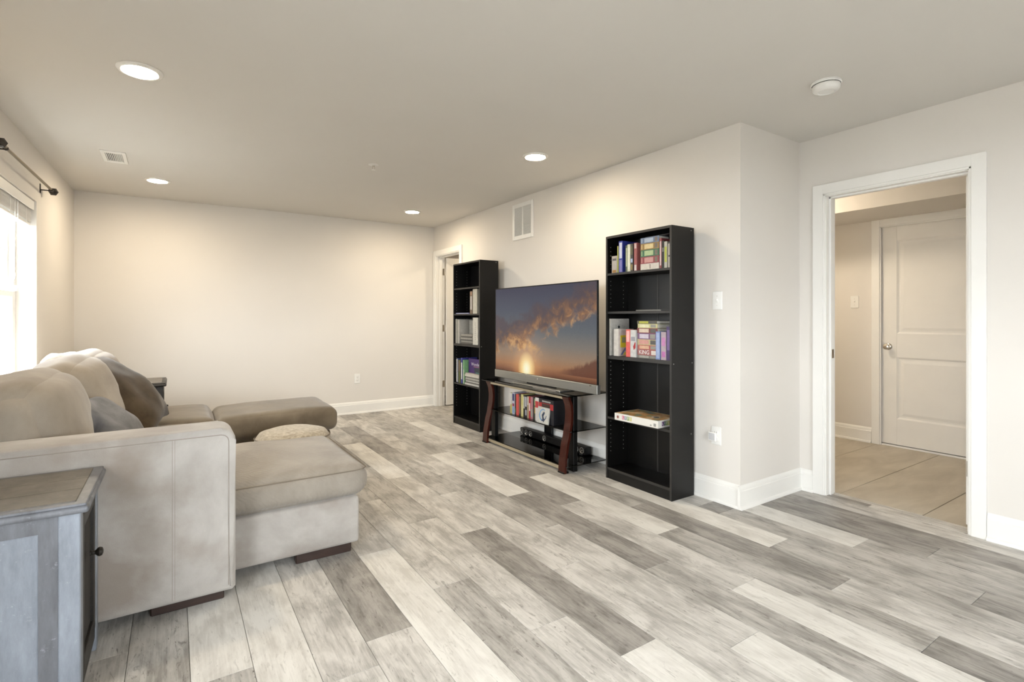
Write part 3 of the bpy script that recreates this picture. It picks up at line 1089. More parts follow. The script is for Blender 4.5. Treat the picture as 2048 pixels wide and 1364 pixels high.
def wall_plate(name, label, cat, pos, nrm, kind):
    """plate on a wall; local frame x = out, y = along"""
    a = math.atan2(nrm[1], nrm[0])
    M = Matrix.Translation(pos) @ Matrix.Rotation(a, 4, 'Z')
    r = empty(name, pos)
    tag(r, label, cat)
    G().box(.0003, .006, -.037, .037, -.060, .060, bev=.003).obj('cover_plate', M_WHITE, r, M=M)
    if kind == 'switch':
        G().box(.005, .008, -.007, .007, -.014, .014, bev=.001).obj('switch_bezel', M_TRIM, r, M=M)
        G().box(.006, .018, -.004, .004, .0, .009, bev=.001).obj('toggle', M_TRIM, r, M=M)
        for dz in (-.03, .03):
            G().cyl((.005, 0, dz), (.007, 0, dz), .003, seg=8).obj('screw', M_NICKEL, r, M=M)
    else:
        for dz in (-.021, .021):
            f = G().box(.005, .0085, -.017, .017, dz - .014, dz + .014, bev=.003).obj('receptacle', M_TRIM, r, M=M)
            g = G().box(.008, .0089, -.008, -.006, dz - .004, dz + .006).box(.008, .0089, .006, .008, dz - .004, dz + .006)
            g.cyl((.008, 0, dz - .008), (.0089, 0, dz - .008), .0025, seg=8)
            g.obj('slots', M_DARKSLOT, f, M=M)
    return r, M


wall_plate('light_switch', 'white toggle switch on the wall right of the bookcase', 'light switch', (XT, 2.087, 1.318), (-1, 0, 0), 'switch')
ol, Mo = wall_plate('wall_outlet', 'white outlet low on the wall right of the bookcase', 'outlet', (XT, 2.095, .43), (-1, 0, 0), 'outlet')
nl = empty('plug_adapter', (XT - .01, 2.118, .43))
tag(nl, 'small white block plugged into the outlet by the bookcase', 'adapter')
G().box(XT - .026, XT - .0095, 2.085, 2.143, .393, .452, bev=.004, seg=2).obj('adapter_body', M_TRIM, nl)
G().box(XT - .0275, XT - .0255, 2.092, 2.136, .400, .445, bev=.0008).obj('adapter_face', mat('grey_plastic', (.55, .55, .56), rough=.5, var=.02), nl)
wall_plate('wall_outlet', 'white outlet low on the far wall', 'outlet', (1.937, YF, .437), (0, -1, 0), 'outlet')
wall_plate('light_switch', 'white toggle switch in the hall beside the door', 'light switch', (HX, 2.39, 1.36), (-1, 0, 0), 'switch')

# ================================================================ bookcases


def bookcase(label, xf, xb, y0, y1, shelves):
    H_ = 1.815
    r = empty('bookcase', ((xf + xb) / 2, (y0 + y1) / 2, 0))
    tag(r, label, 'bookcase', 'black five-shelf bookcases')
    t = .0165
    for a, b, inner, s in ((y0, y0 + t, y0 + t, 1), (y1 - t, y1, y1 - t, -1)):
        g = G().box(xf + .001, xb, a, b, 0, H_, bev=.0008)
        g.box(xf, xf + .001, a + .0005, b - .0005, .001, H_ - .001, m=1)
        sp_ = g.obj('side_panel', [M_CASE, M_CASE_EDGE], r)
        g = G()
        for xx in (xf + .035, xb - .06):
            z_ = .20
            while z_ < 1.74:
                if not any(abs(z_ - s_) < .035 for s_ in shelves):
                    g.cyl((xx, inner - .0002 * s, z_), (xx, inner + .0006 * s, z_), .0032, seg=7)
                z_ += .032
        if s == -1:
            g.obj('shelf_pin_holes', M_HOLE, sp_)['kind'] = 'stuff'
        else:
            g.bm.free()
        g = G()
        for zz, xx in ((.90, xf + .02), (.90, xb - .02), (.42, xb - .03), (1.795, xb - .03)):
            o_ = a if s == 1 else b
            g.cyl((xx, o_ - .0008 * s, zz), (xx, o_ + .0008 * s, zz), .004, seg=8)
        g.obj('screw_heads', M_HOLE, sp_)['kind'] = 'stuff'
    G().box(xf + .001, xb, y0 + t, y1 - t, H_ - t, H_, bev=.0008).box(xf - .0004, xf + .001, y0 + t, y1 - t, H_ - t, H_, m=1) \
        .obj('top_panel', [M_CASE, M_CASE_EDGE], r)
    for i, z_ in enumerate(shelves):
        th = .026 if abs(z_ - .92) < .02 else .0175
        G().box(xf + .004, xb - .006, y0 + t, y1 - t, z_ - th, z_, bev=.0008).box(xf + .0032, xf + .0042, y0 + t, y1 - t, z_ - th + .001, z_ - .001, m=1) \
            .obj('shelf', [M_CASE, M_CASE_EDGE], r)
    G().box(xf + .008, xb - .006, y0 + t, y1 - t, .068, .084, bev=.0008).obj('bottom_shelf', M_CASE, r)
    G().box(xf + .004, xf + .02, y0 + t, y1 - t, 0, .0835, bev=.0008).box(xf + .003, xf + .0042, y0 + t, y1 - t, .066, .083, m=1).obj('kick_board', [M_CASE, M_CASE_EDGE], r)
    ym = (y0 + y1) / 2
    for a, b in ((y0 + .002, ym - .001), (ym + .001, y1 - .002)):
        G().box(xb - .005, xb - .001, a, b, .02, H_ - .004).obj('back_panel', M_CASE, r)
    G().box(xb - .0075, xb - .005, ym - .006, ym + .006, .085, H_ - t).obj('back_joint_strip', M_CASE_EDGE, r)
    return r


SR = [1.538, 1.252, .922, .465]
SL = [1.538, 1.248, .914, .468]
bookcase('black bookcase right of the television holding the board game', 2.727, 2.955, 2.245, 2.860, SR)
bookcase('black bookcase left of the television in front of the corner door', 2.685, 2.915, 4.700, 5.315, SL)

# ---- books and boxes
CM = {}


def cmat(c, rough=0.45):
    k = 'cover_%02x%02x%02x' % tuple(int(v) for v in c)
    return mat(k, tuple(v * .78 for v in srgb(*c)), rough=rough, var=0.10, vscale=45)


def book(label, x0, x1, y0, y1, z0, z1, col, thick='y', title=None, bands=(), cat='book', name='book', group=None, pages=True, hard=.0018):
    """spine at x0; thickness along y (standing) or z (lying)"""
    g = G()
    cm = cmat(col)
    e = .003
    if thick == 'y':
        g.box(x0, x0 + hard, y0, y1, z0, z1).box(x0 + hard, x1, y0, y0 + hard, z0, z1).box(x0 + hard, x1, y1 - hard, y1, z0, z1)
        pb = (x0 + hard, x1 - e, y0 + hard, y1 - hard, z0 + e, z1 - e)
    else:
        g.box(x0, x0 + hard, y0, y1, z0, z1).box(x0 + hard, x1, y0, y1, z0, z0 + hard).box(x0 + hard, x1, y0, y1, z1 - hard, z1)
        pb = (x0 + hard, x1 - e, y0 + e, y1 - e, z0 + hard, z1 - hard)
    if not pages:
        g.bm.free()
        g = G().box(x0, x1, y0, y1, z0, z1, bev=.001)
    o = g.obj(name, cm, loc=((x0 + x1) / 2, (y0 + y1) / 2, z0))
    tag(o, label, cat, group)
    if pages:
        G().box(*pb).obj('pages', M_PAGE, o)
    for (a, b, c) in bands:                       # printed bands on the spine: fractions along the spine
        g = G()
        if thick == 'y':
            m_ = (y1 - y0) * .14
            g.box(x0 - .0004, x0 + .0002, y0 + m_, y1 - m_, z0 + (z1 - z0) * a, z0 + (z1 - z0) * b)
        else:
            m_ = (z1 - z0) * .14
            g.box(x0 - .0004, x0 + .0002, y1 - (y1 - y0) * b, y1 - (y1 - y0) * a, z0 + m_, z1 - m_)
        g.obj('spine_print', cmat(c), o)
    return o


GB = 'books on the top shelf of the right bookcase'
xs = 2.745
z = SR[0]
bx_ = book('small pale grey box at the left end of the right bookcase top shelf', xs, xs + .055, 2.762, 2.815, z, 1.665, (176, 170, 166),
           bands=[(.02, .18, (160, 120, 60)), (.72, .85, (90, 88, 90))], cat='box', name='small_box', group=GB, pages=False)
book('thin yellow-green book left of the blue one', xs, xs + .15, 2.746, 2.757, z, 1.735, (170, 172, 90), group=GB)
book('tall blue book with white lettering on the top shelf', xs, xs + .16, 2.704, 2.742, z, 1.768, (52, 62, 150),
     bands=[(.45, .95, (200, 205, 225)), (.02, .40, (120, 118, 176))], group=GB)
book('dark green patterned book beside the tall blue one', xs, xs + .14, 2.656, 2.674, z, 1.730, (78, 92, 72), bands=[(.2, .9, (170, 178, 150))], group=GB)
book('cream white book in the middle left of the top shelf', xs, xs + .14, 2.628, 2.655, z, 1.735, (206, 208, 188), bands=[(.1, .9, (220, 222, 205))], group=GB)
book('dark book with a light blue label on its spine', xs, xs + .14, 2.602, 2.626, z, 1.736, (62, 62, 58), bands=[(.32, .46, (170, 186, 220)), (.05, .25, (140, 122, 74)), (.6, .9, (96, 96, 66))], group=GB)
book('pinkish red book with pale top left of the book stack', xs, xs + .15, 2.566, 2.592, z, 1.738, (158, 92, 92), bands=[(.80, .98, (206, 186, 184)), (.02, .22, (214, 208, 206))], group=GB)
zb = z
for (lab, h, col, t) in (('white paperback at the bottom of the top-shelf stack', .043, (212, 205, 196), (150, 140, 130)),
                         ('red fantasy paperback in the top-shelf stack', .048, (146, 66, 74), (200, 150, 146)),
                         ('green fantasy paperback in the top-shelf stack', .047, (62, 112, 84), (176, 196, 150)),
                         ('golden brown fantasy paperback in the top-shelf stack', .045, (152, 122, 70), (220, 200, 150)),
                         ('blue-grey paperback at the top of the stack', .040, (104, 122, 152), (170, 184, 204))):
    book(lab, xs, xs + .105, 2.366, 2.531, zb, zb + h, col, 'z', bands=[(.06, .10, t), (.22, .70, t), (.78, .92, (120, 110, 100))] if h != .043 else [(.5, .56, t)], group=GB)
    zb += h + .0004
book('thin dark folder lying on top of the stack', xs + .01, xs + .19, 2.29, 2.50, 1.7625, 1.768, (34, 34, 38), 'z', group=GB, cat='folder', name='folder', pages=False)
book('thin red and white spine right of the stack', xs, xs + .14, 2.344, 2.361, z, 1.742, (140, 70, 74), bands=[(.1, .9, (214, 190, 188))], group=GB)
book('black book near the right end of the top shelf', xs, xs + .14, 2.323, 2.341, z, 1.722, (24, 26, 24), bands=[(.6, .75, (120, 120, 116))], group=GB)
book('yellow-green spined book with white ends on the top shelf', xs, xs + .14, 2.297, 2.321, z, 1.715, (190, 188, 178), bands=[(.22, .80, (182, 190, 72))], group=GB)
book('grey-white book at the right end of the top shelf', xs, xs + .13, 2.266, 2.289, z, 1.698, (188, 182, 172), bands=[(.45, .52, (60, 60, 60))], group=GB)

# second shelf: flat tablet
tb = empty('tablet_case', (2.80, 2.43, SR[1]))
tag(tb, 'flat dark grey tablet case on the second shelf', 'tablet')
G().box(2.745, 2.93, 2.352, 2.576, SR[1], SR[1] + .009, bev=.002).obj('case_body', mat('grey_case', srgb(104, 104, 100), rough=.4), tb)
G().box(2.75, 2.93, 2.268, 2.350, SR[1], SR[1] + .012, bev=.002).obj('case_flap', M_BLACK, tb)

GB3 = 'games and books on the middle shelf of the right bookcase'
z = SR[2]
b = book('large white drawing-covered game box at the left end', xs, xs + .195, 2.826, 2.842, z, 1.198, (196, 192, 184), cat='box', name='game_box', group=GB3, pages=False)
G().cyl((xs + .085, 2.8255, 1.135), (xs + .085, 2.8262, 1.135), .011, seg=10).obj('cover_print', cmat((40, 40, 42)), b)
g = G()
for k in range(26):
    px, pz = xs + .03 + random.random() * .15, 1.09 + random.random() * .10
    g.box(px, px + .004 + random.random() * .012, 2.8256, 2.8262, pz, pz + .0015)
g.obj('cover_drawing', cmat((120, 116, 112)), b)
b = book('white game box with yellow and rainbow cover', xs, xs + .16, 2.746, 2.795, z, 1.122, (214, 208, 200), cat='box', name='game_box', group=GB3, pages=False)
g = G().box(xs + .02, xs + .115, 2.7455, 2.7462, .985, 1.075)
g.obj('cover_panel', cmat((226, 216, 60)), b)
G().box(xs + .035, xs + .10, 2.7451, 2.7458, 1.02, 1.06).obj('cover_picture', cmat((150, 170, 130)), b)
G().prism([(xs + .02, .93), (xs + .07, .985), (xs + .12, .93), (xs + .10, .93), (xs + .07, .962), (xs + .04, .93)], 'y', 2.7452, 2.746).obj('cover_triangle', cmat((110, 130, 170)), b)
G().prism([(xs + .045, .928), (xs + .07, .955), (xs + .095, .928)], 'y', 2.7452, 2.746).obj('cover_triangle', cmat((224, 214, 90)), b)
book('coral red game box with white spine lettering', xs, xs + .17, 2.630, 2.671, z, 1.120, (222, 96, 90), bands=[(.55, .95, (244, 186, 180))], cat='box', name='game_box', group=GB3, pages=False)
b = book('white game box with a red curl right of the coral one', xs, xs + .17, 2.576, 2.628, z, 1.118, (205, 204, 202), bands=[(.60, .75, (150, 150, 160))], cat='box', name='game_box', group=GB3, pages=False)
G().prism([(2.600, 1.0), (2.584, 1.03), (2.577, 1.03), (2.577, .99), (2.594, .975)], 'x', xs - .0006, xs + .0002).obj('spine_curl', cmat((170, 30, 30)), b)
zb = z
for i, (lab, h, col, t) in enumerate((
        ('grey disc case at the bottom of the middle-shelf stack', .020, (128, 126, 118), (170, 168, 158)),
        ('white and red case with a large KING title in the stack', .040, (158, 92, 88), (232, 224, 220)),
        ('orange and purple case under the beige one', .031, (176, 92, 84), (212, 170, 140)),
        ('beige and pink case in the middle of the stack', .040, (186, 172, 130), (206, 150, 140)),
        ('purple case with white lettering in the stack', .042, (120, 84, 120), (205, 195, 210)),
        ('red and black case above the purple one', .036, (120, 52, 54), (216, 196, 176)),
        ('pale yellow case near the top of the stack', .029, (198, 192, 136), (224, 220, 180)),
        ('dark case with yellow band at the top of the stack', .021, (92, 86, 66), (190, 188, 70)))):
    bb = book(lab, xs + .012, xs + .155, 2.392 + .004 * math.sin(i * 2), 2.570 + .004 * math.sin(i * 3), zb, zb + h, col, 'z',
              bands=[(.10, .58, t), (.66, .92, (90, 88, 84) if i % 2 else (150, 148, 138))] if i != 1 else [(.72, .97, (224, 214, 206))], group=GB3, name='disc_case', cat='case')
    if i == 1:
        text_part('title', 'KING', .042, cmat((244, 240, 236)), bb, face_negx(xs + .0108, 2.508, zb + h / 2), sx=.95)
    zb += h + .0004
book('pale blue patterned book in front of the stack end', xs - .004, xs + .14, 2.354, 2.390, z, 1.112, (122, 140, 190), bands=[(.05, .95, (160, 176, 212))], group=GB3)
book('pink and grey speckled book near the right side', xs - .004, xs + .14, 2.303, 2.345, z, 1.110, (176, 158, 166), bands=[(.1, .3, (186, 110, 170)), (.5, .8, (196, 130, 180))], group=GB3)
book('dark purple book at the right end of the middle shelf', xs - .004, xs + .14, 2.265, 2.299, z, 1.147, (66, 46, 96), bands=[(.3, .9, (120, 96, 150))], group=GB3)

# LIFE board game
ga = math.radians(1.5)
GMx = Matrix.Translation((2.682, 2.722, SR[3])) @ Matrix.Rotation(math.radians(2.4), 4, 'Z')
lf = empty('board_game', (2.81, 2.53, SR[3]))
tag(lf, 'white LIFE board game box lying on the lower shelf', 'board game')
G().box(0, .255, -.388, 0, .0002, .050, bev=.0012).obj('box_body', mat('game_box_card', srgb(216, 213, 206), rough=.4, var=.03), lf, M=GMx)


def lid_mat():
    m, nt, N, L, P = base_mat('game_lid_print')
    P.inputs['Roughness'].default_value = .35
    tc = N.new('ShaderNodeTexCoord')
    n1 = N.new('ShaderNodeTexNoise')
    n1.inputs['Scale'].default_value = 16
    n1.inputs['Detail'].default_value = 3
    L.new(tc.outputs['Object'], n1.inputs['Vector'])
    rp = N.new('ShaderNodeValToRGB')
    E = rp.color_ramp.elements
    E[0].position, E[0].color = .30, (*srgb(110, 130, 150), 1)
    E[1].position, E[1].color = .72, (*srgb(206, 196, 176), 1)
    for p_, c_ in ((.42, (126, 132, 92)), (.50, (176, 126, 74)), (.60, (196, 160, 110))):
        e = E.new(p_)
        e.color = (*srgb(*c_), 1)
    L.new(n1.outputs['Fac'], rp.inputs['Fac'])
    L.new(rp.outputs['Color'], P.inputs['Base Color'])
    return m


M_LID = lid_mat()
G().box(.008, .247, -.380, -.008, .0495, .0506).obj('lid_picture', M_LID, lf, M=GMx)
G().lathe([(0, .0), (.030, 0), (.030, .0006), (0, .0006)], GMx @ Vector((.10, -.29, .0504)), seg=20).obj('lid_spinner', cmat((206, 206, 204)), lf)
G().lathe([(0, .0), (.020, 0), (.020, .0006), (0, .0006)], GMx @ Vector((.10, -.295, .0509)), seg=20).obj('lid_disc', cmat((28, 28, 32)), lf)
LETC = [(196, 70, 110), (120, 140, 170), (140, 170, 90), (206, 200, 90)]
for i, ch in enumerate('LIFE'):
    sq = [(214, 120, 150), (150, 160, 176), (150, 176, 110), (214, 208, 120)][i]
    y_ = -.082 - i * .023
    G().box(-.0006, .0002, y_ - .010, y_ + .010, .012, .040).obj('letter_tile', cmat(sq), lf, M=GMx)
    text_part('letter', ch, .028, cmat((240, 238, 236)), lf, GMx @ face_negx(-.0009, y_, .026))
    x_ = .050 + i * .021
    TM = GMx @ Matrix.Translation((x_, -.3886, .027)) @ Matrix.Rotation(math.pi / 2, 4, 'X')
    G().box(x_ - .0095, x_ + .0095, -.3886, -.3878, .013, .041).obj('letter_tile', cmat([(96, 40, 110), (70, 90, 90), (130, 160, 80), (206, 200, 90)][i]), lf, M=GMx)
    text_part('letter', ch, .026, cmat((240, 238, 236)), lf, TM @ Matrix.Translation((0, 0, .0004)))
g = G()
for k in range(7):
    a = 2 * math.pi * k / 7
    g.prism([(-.032 + .004 * math.cos(a + 1.2), .024 + .004 * math.sin(a + 1.2)), (-.032 + .017 * math.cos(a), .024 + .017 * math.sin(a)),
             (-.032 + .004 * math.cos(a - 1.2), .024 + .004 * math.sin(a - 1.2))], 'x', -.0006, .0002)
g.obj('burst_print', cmat((150, 70, 60)), lf, M=GMx)
g = G().box(-.0006, .0002, -.372, -.352, .010, .030).box(-.0006, .0002, -.335, -.322, .010, .018)
g.obj('small_print', cmat((160, 160, 156)), lf, M=GMx)

# ---- left bookcase contents
xl = 2.703
GL2 = 'papers on the second shelf of the left bookcase'
z = SL[1]
book('blue and white paper pad lying flat on the shelf', xl, xl + .20, 4.966, 5.285, z, z + .010, (120, 124, 190), 'z', group=GL2, cat='pad', name='paper_pad', bands=[(.05, .95, (190, 192, 214))])
book('brown book with pale lettering beside the white binder', xl, xl + .16, 4.895, 4.950, z, 1.492, (120, 104, 88), bands=[(.18, .78, (190, 184, 180)), (.82, .98, (168, 134, 110))], group=GL2)


book('tall white binder on the second shelf of the left bookcase', xl, xl + .19, 4.790, 4.883, z, 1.513, (200, 196, 182), cat='binder', name='ring_binder', group=GL2, hard=.003)
GL3 = 'folders on the middle shelf of the left bookcase'
z = SL[2]
for i, (a, c, hh) in enumerate(((5.262, (176, 172, 164), .275), (5.228, (150, 150, 140), .272), (5.200, (186, 182, 174), .268))):
    book(['outermost pale folder at the left end of the middle shelf', 'grey folder second from the left end', 'white folder third from the left end'][i],
         xl, xl + .20, a, a + .026 if i else a + .03, z, z + hh, c, group=GL3, cat='folder', name='folder')
up = book('white printed sheet pad leaning upright behind the notebooks', xl + .12, xl + .132, 4.885, 5.185, z, z + .262, (170, 167, 158), group=GL3, cat='pad', name='paper_pad', pages=False)
G().box(xl + .1192, xl + .1202, 4.90, 5.05, z + .175, z + .182).box(xl + .1192, xl + .1202, 4.90, 5.0, z + .155, z + .160).obj('printed_lines', cmat((120, 118, 112)), up)
zb = z
for i in range(6):
    h = (.019, .014, .017, .018, .015, .022)[i]
    book(['bottom', 'second', 'third', 'fourth', 'fifth', 'topmost'][i] + ' grey notebook of the stack on the middle shelf', xl + .003 * (i % 2), xl + .115, 4.886 + .004 * i, 5.150 + .009 * ((i * 5) % 4), zb, zb + h,
         [(92, 90, 84), (150, 148, 140), (84, 82, 78), (160, 157, 148), (76, 74, 70), (150, 146, 138)][i], 'z', group=GL3, name='notebook', cat='notebook')
    zb += h + .0005
bd = book('white lettered binder at the right end of the middle shelf', xl - .006, xl + .19, 4.765, 4.872, z, 1.205, (206, 203, 192), cat='binder', name='ring_binder', group=GL3, hard=.003)
g = G()
for k in range(9):
    g.box(xl - .0066, xl - .0058, 4.812, 4.824, .965 + k * .022, .965 + k * .022 + .012)
g.obj('spine_lettering', cmat((150, 148, 142)), bd)
GL4 = 'notebooks on the lower shelf of the left bookcase'
z = SL[3]
sn = book('blue spiral-bound notebook at the left end of the lower shelf', xl + .008, xl + .20, 5.245, 5.278, z, z + .272, (70, 82, 140), group=GL4, name='spiral_notebook', cat='notebook')
g = G()
for k in range(26):
    zz = z + .010 + k * .0101
    g.cyl((xl + .004, 5.243, zz), (xl + .004, 5.280, zz), .0028, seg=6)
g.obj('spiral_wire', M_WPAPER, sn)
book('olive green notebook beside the spiral notebook', xl, xl + .19, 5.175, 5.222, z, z + .258, (92, 98, 46), group=GL4, bands=[(.5, .95, (120, 96, 80))], name='notebook', cat='notebook')
book('white notebook with blue ends on the lower shelf', xl, xl + .19, 5.125, 5.160, z, z + .285, (56, 60, 140), bands=[(.16, .82, (222, 222, 218))], group=GL4, name='notebook', cat='notebook')
book('pale green notebook left of the purple book', xl, xl + .19, 5.078, 5.112, z, z + .265, (120, 168, 120), bands=[(.02, .6, (176, 186, 170))], group=GL4, name='notebook', cat='notebook')
zb = z
for i in range(8):
    h = (.018, .012, .016, .012, .017, .013, .020, .016)[i]
    book('white paper pad ' + ['lowest of', 'second lowest of', 'third from bottom of', 'fourth from bottom of', 'fifth from bottom of', 'sixth from bottom of', 'second highest of', 'highest of'][i] + ' the lower shelf pile',
         xl + .004 * (i % 3), xl + .19, 4.752 + .003 * (i % 2), 5.066 - .004 * (i % 3), zb, zb + h,
         [(206, 204, 198), (96, 94, 92), (198, 196, 188), (120, 118, 114), (176, 174, 166), (104, 102, 98), (206, 202, 192), (196, 190, 180)][i], 'z', group=GL4, name='paper_pad', cat='pad')
    zb += h + .0004
pb_ = book('purple Wonder book standing on the paper pile', xl + .045, xl + .065, 4.742, 5.060, zb, z + .285, (70, 36, 110), group=GL4, pages=False)
text_part('title', 'Wonder', .050, cmat((226, 218, 232)), pb_, face_negx(xl + .0445, 4.90, zb + .098), sx=1.15)
G().box(xl + .0444, xl + .0452, 4.75, 4.95, zb + .070, zb + .075).obj('cover_rule', cmat((200, 140, 150)), pb_)
G().box(xl + .0442, xl + .0452, 4.746, 4.93, zb + .010, zb + .060).obj('cover_picture', cmat((36, 50, 62)), pb_)
G().box(xl + .0440, xl + .0450, 4.746, 4.90, zb + .002, zb + .014).obj('cover_strip', cmat((80, 130, 126)), pb_)

# ================================================================ television stand
ts = empty('tv_stand', (2.72, 3.69, 0))
tag(ts, 'three-tier smoked glass television stand with curved cherry legs', 'tv stand')
SY0, SY1 = 3.045, 4.360


def bow(x0, x1, y0, y1, cut):
    """glass plate outline: straight front with clipped corners"""
    return [(x0, y0 + cut * .3), (x0 + cut * .3, y0), (x1, y0), (x1, y1), (x0 + cut * .3, y1), (x0, y1 - cut * .3)]


GTZ, GMZ, GBZ = .606, .322, .055
for nm, x0, zt, th in (('top_glass', 2.505, GTZ, .009), ('middle_glass', 2.565, GMZ, .007), ('bottom_glass', 2.525, GBZ, .007)):
    gl = G().prism(bow(x0, 2.935, SY0 + (.03 if nm != 'top_glass' else 0), SY1 - (.03 if nm != 'top_glass' else 0), .05), 'z', zt - th, zt)
    gl = gl.obj(nm, M_SMOKED, ts)
for ya in (3.090, 4.268):
    prof = [(0.0, 2.512), (.10, 2.520), (.20, 2.536), (.30, 2.562), (.40, 2.580), (.46, 2.583), (.52, 2.576), (.597, 2.545)]
    # smooth curve through the profile
    pts = []
    for k in range(25):
        zz = .597 * k / 24
        for (za, xa), (zb_, xb_) in zip(prof, prof[1:]):
            if za <= zz <= zb_ + 1e-6:
                u = (zz - za) / (zb_ - za)
                u = u * u * (3 - 2 * u) * .4 + u * .6
                pts.append((xa + (xb_ - xa) * u, zz))
                break
    poly = [(x, z_) for x, z_ in pts] + [(x + .022, z_) for x, z_ in pts[::-1]]
    G().prism(poly, 'y', ya, ya + .076).obj('curved_leg', M_WOOD, ts, smooth=True, ang=50)
    G().box(2.610, 2.650, ya + .004, ya + .072, 0, .597, bev=.003).obj('leg_post', M_BLACKM, ts)
    g = G()
    for zz in (GBZ - .009, GMZ - .009, GTZ - .010):
        g.box(2.592, 2.625, ya + .02, ya + .056, zz - .016, zz, bev=.002)
    g.obj('glass_bracket', M_BLACKM, ts)
    G().box(2.505, 2.56, ya + .002, ya + .074, 0, .012, bev=.002).obj('leg_foot', M_BLACKM, ts)
G().box(2.556, 2.572, 3.166, 4.268, GTZ - .040, GTZ - .010, bev=.002).obj('upper_rail', M_CHAMP, ts)
G().box(2.536, 2.552, 3.166, 4.268, GBZ - .040, GBZ - .008, bev=.002).obj('lower_rail', M_CHAMP, ts)
G().box(2.940, 2.962, 3.80, 3.92, 0, GTZ - .01, bev=.004).obj('rear_column', M_BLACK, ts)
for zz in (GMZ, GTZ):
    G().prism([(2.70, zz - .010), (2.945, zz - .010), (2.945, zz - .075), (2.88, zz - .060), (2.74, zz - .028), (2.70, zz - .024)], 'y', 3.74, 3.97) \
        .obj('shelf_bracket', M_BLACK, ts)
G().box(2.86, 2.95, 3.70, 4.0, 0.0, .012, bev=.003).obj('column_base', M_BLACK, ts)

# ---- television
tv = empty('television', (2.66, 3.595, GTZ))
tag(tv, 'large flat television showing a sunset sky', 'television')
TX, TY0, TY1, TZ0, TZ1 = 2.650, 2.868, 4.330, .628, 1.488
G().box(TX + .012, TX + .045, TY0 + .05, TY1 - .05, TZ0 + .04, TZ1 - .25, bev=.008, seg=2).box(TX + .004, TX + .016, TY0, TY1, TZ0 + .07, TZ1, bev=.002) \
    .obj('tv_back', M_BLACK, tv)
g = G()
bw = .008
g.box(TX - .001, TX + .006, TY0, TY0 + bw, TZ0 + .07, TZ1, bev=.001).box(TX - .001, TX + .006, TY1 - bw, TY1, TZ0 + .07, TZ1, bev=.001)
g.box(TX - .001, TX + .006, TY0 + bw, TY1 - bw, TZ1 - bw, TZ1, bev=.001).box(TX - .001, TX + .006, TY0 + bw, TY1 - bw, TZ0 + .07, TZ0 + .075, bev=.001)
g.obj('bezel', M_BLACK, tv)
g = G()
g.box(TX - .006, TX + .03, TY0 - .002, TY1 + .002, TZ0, TZ0 + .071, bev=.003)
sb = g.obj('speaker_bar', M_SILVER, tv)
G().box(TX - .0068, TX - .0055, TY0 + .06, TY0 + .085, TZ0 + .058, TZ0 + .064).obj('maker_mark', M_CHROME, sb)
G().cyl((TX - .0068, 3.62, TZ0 + .045), (TX - .0055, 3.62, TZ0 + .045), .006, seg=12).obj('power_light', M_CHROME, sb)
G().box(TX - .055, TX + .10, 3.25, 3.95, GTZ + .0004, GTZ + .009, bev=.002).obj('foot_plate', M_SILVER, tv)
G().box(TX - .0565, TX - .054, 3.30, 3.62, GTZ + .001, GTZ + .0085).obj('foot_edge', M_CHROME, tv)
G().box(TX + .005, TX + .035, 3.40, 3.80, GTZ + .008, TZ0 + .03, bev=.002).obj('neck', M_BLACK, tv)


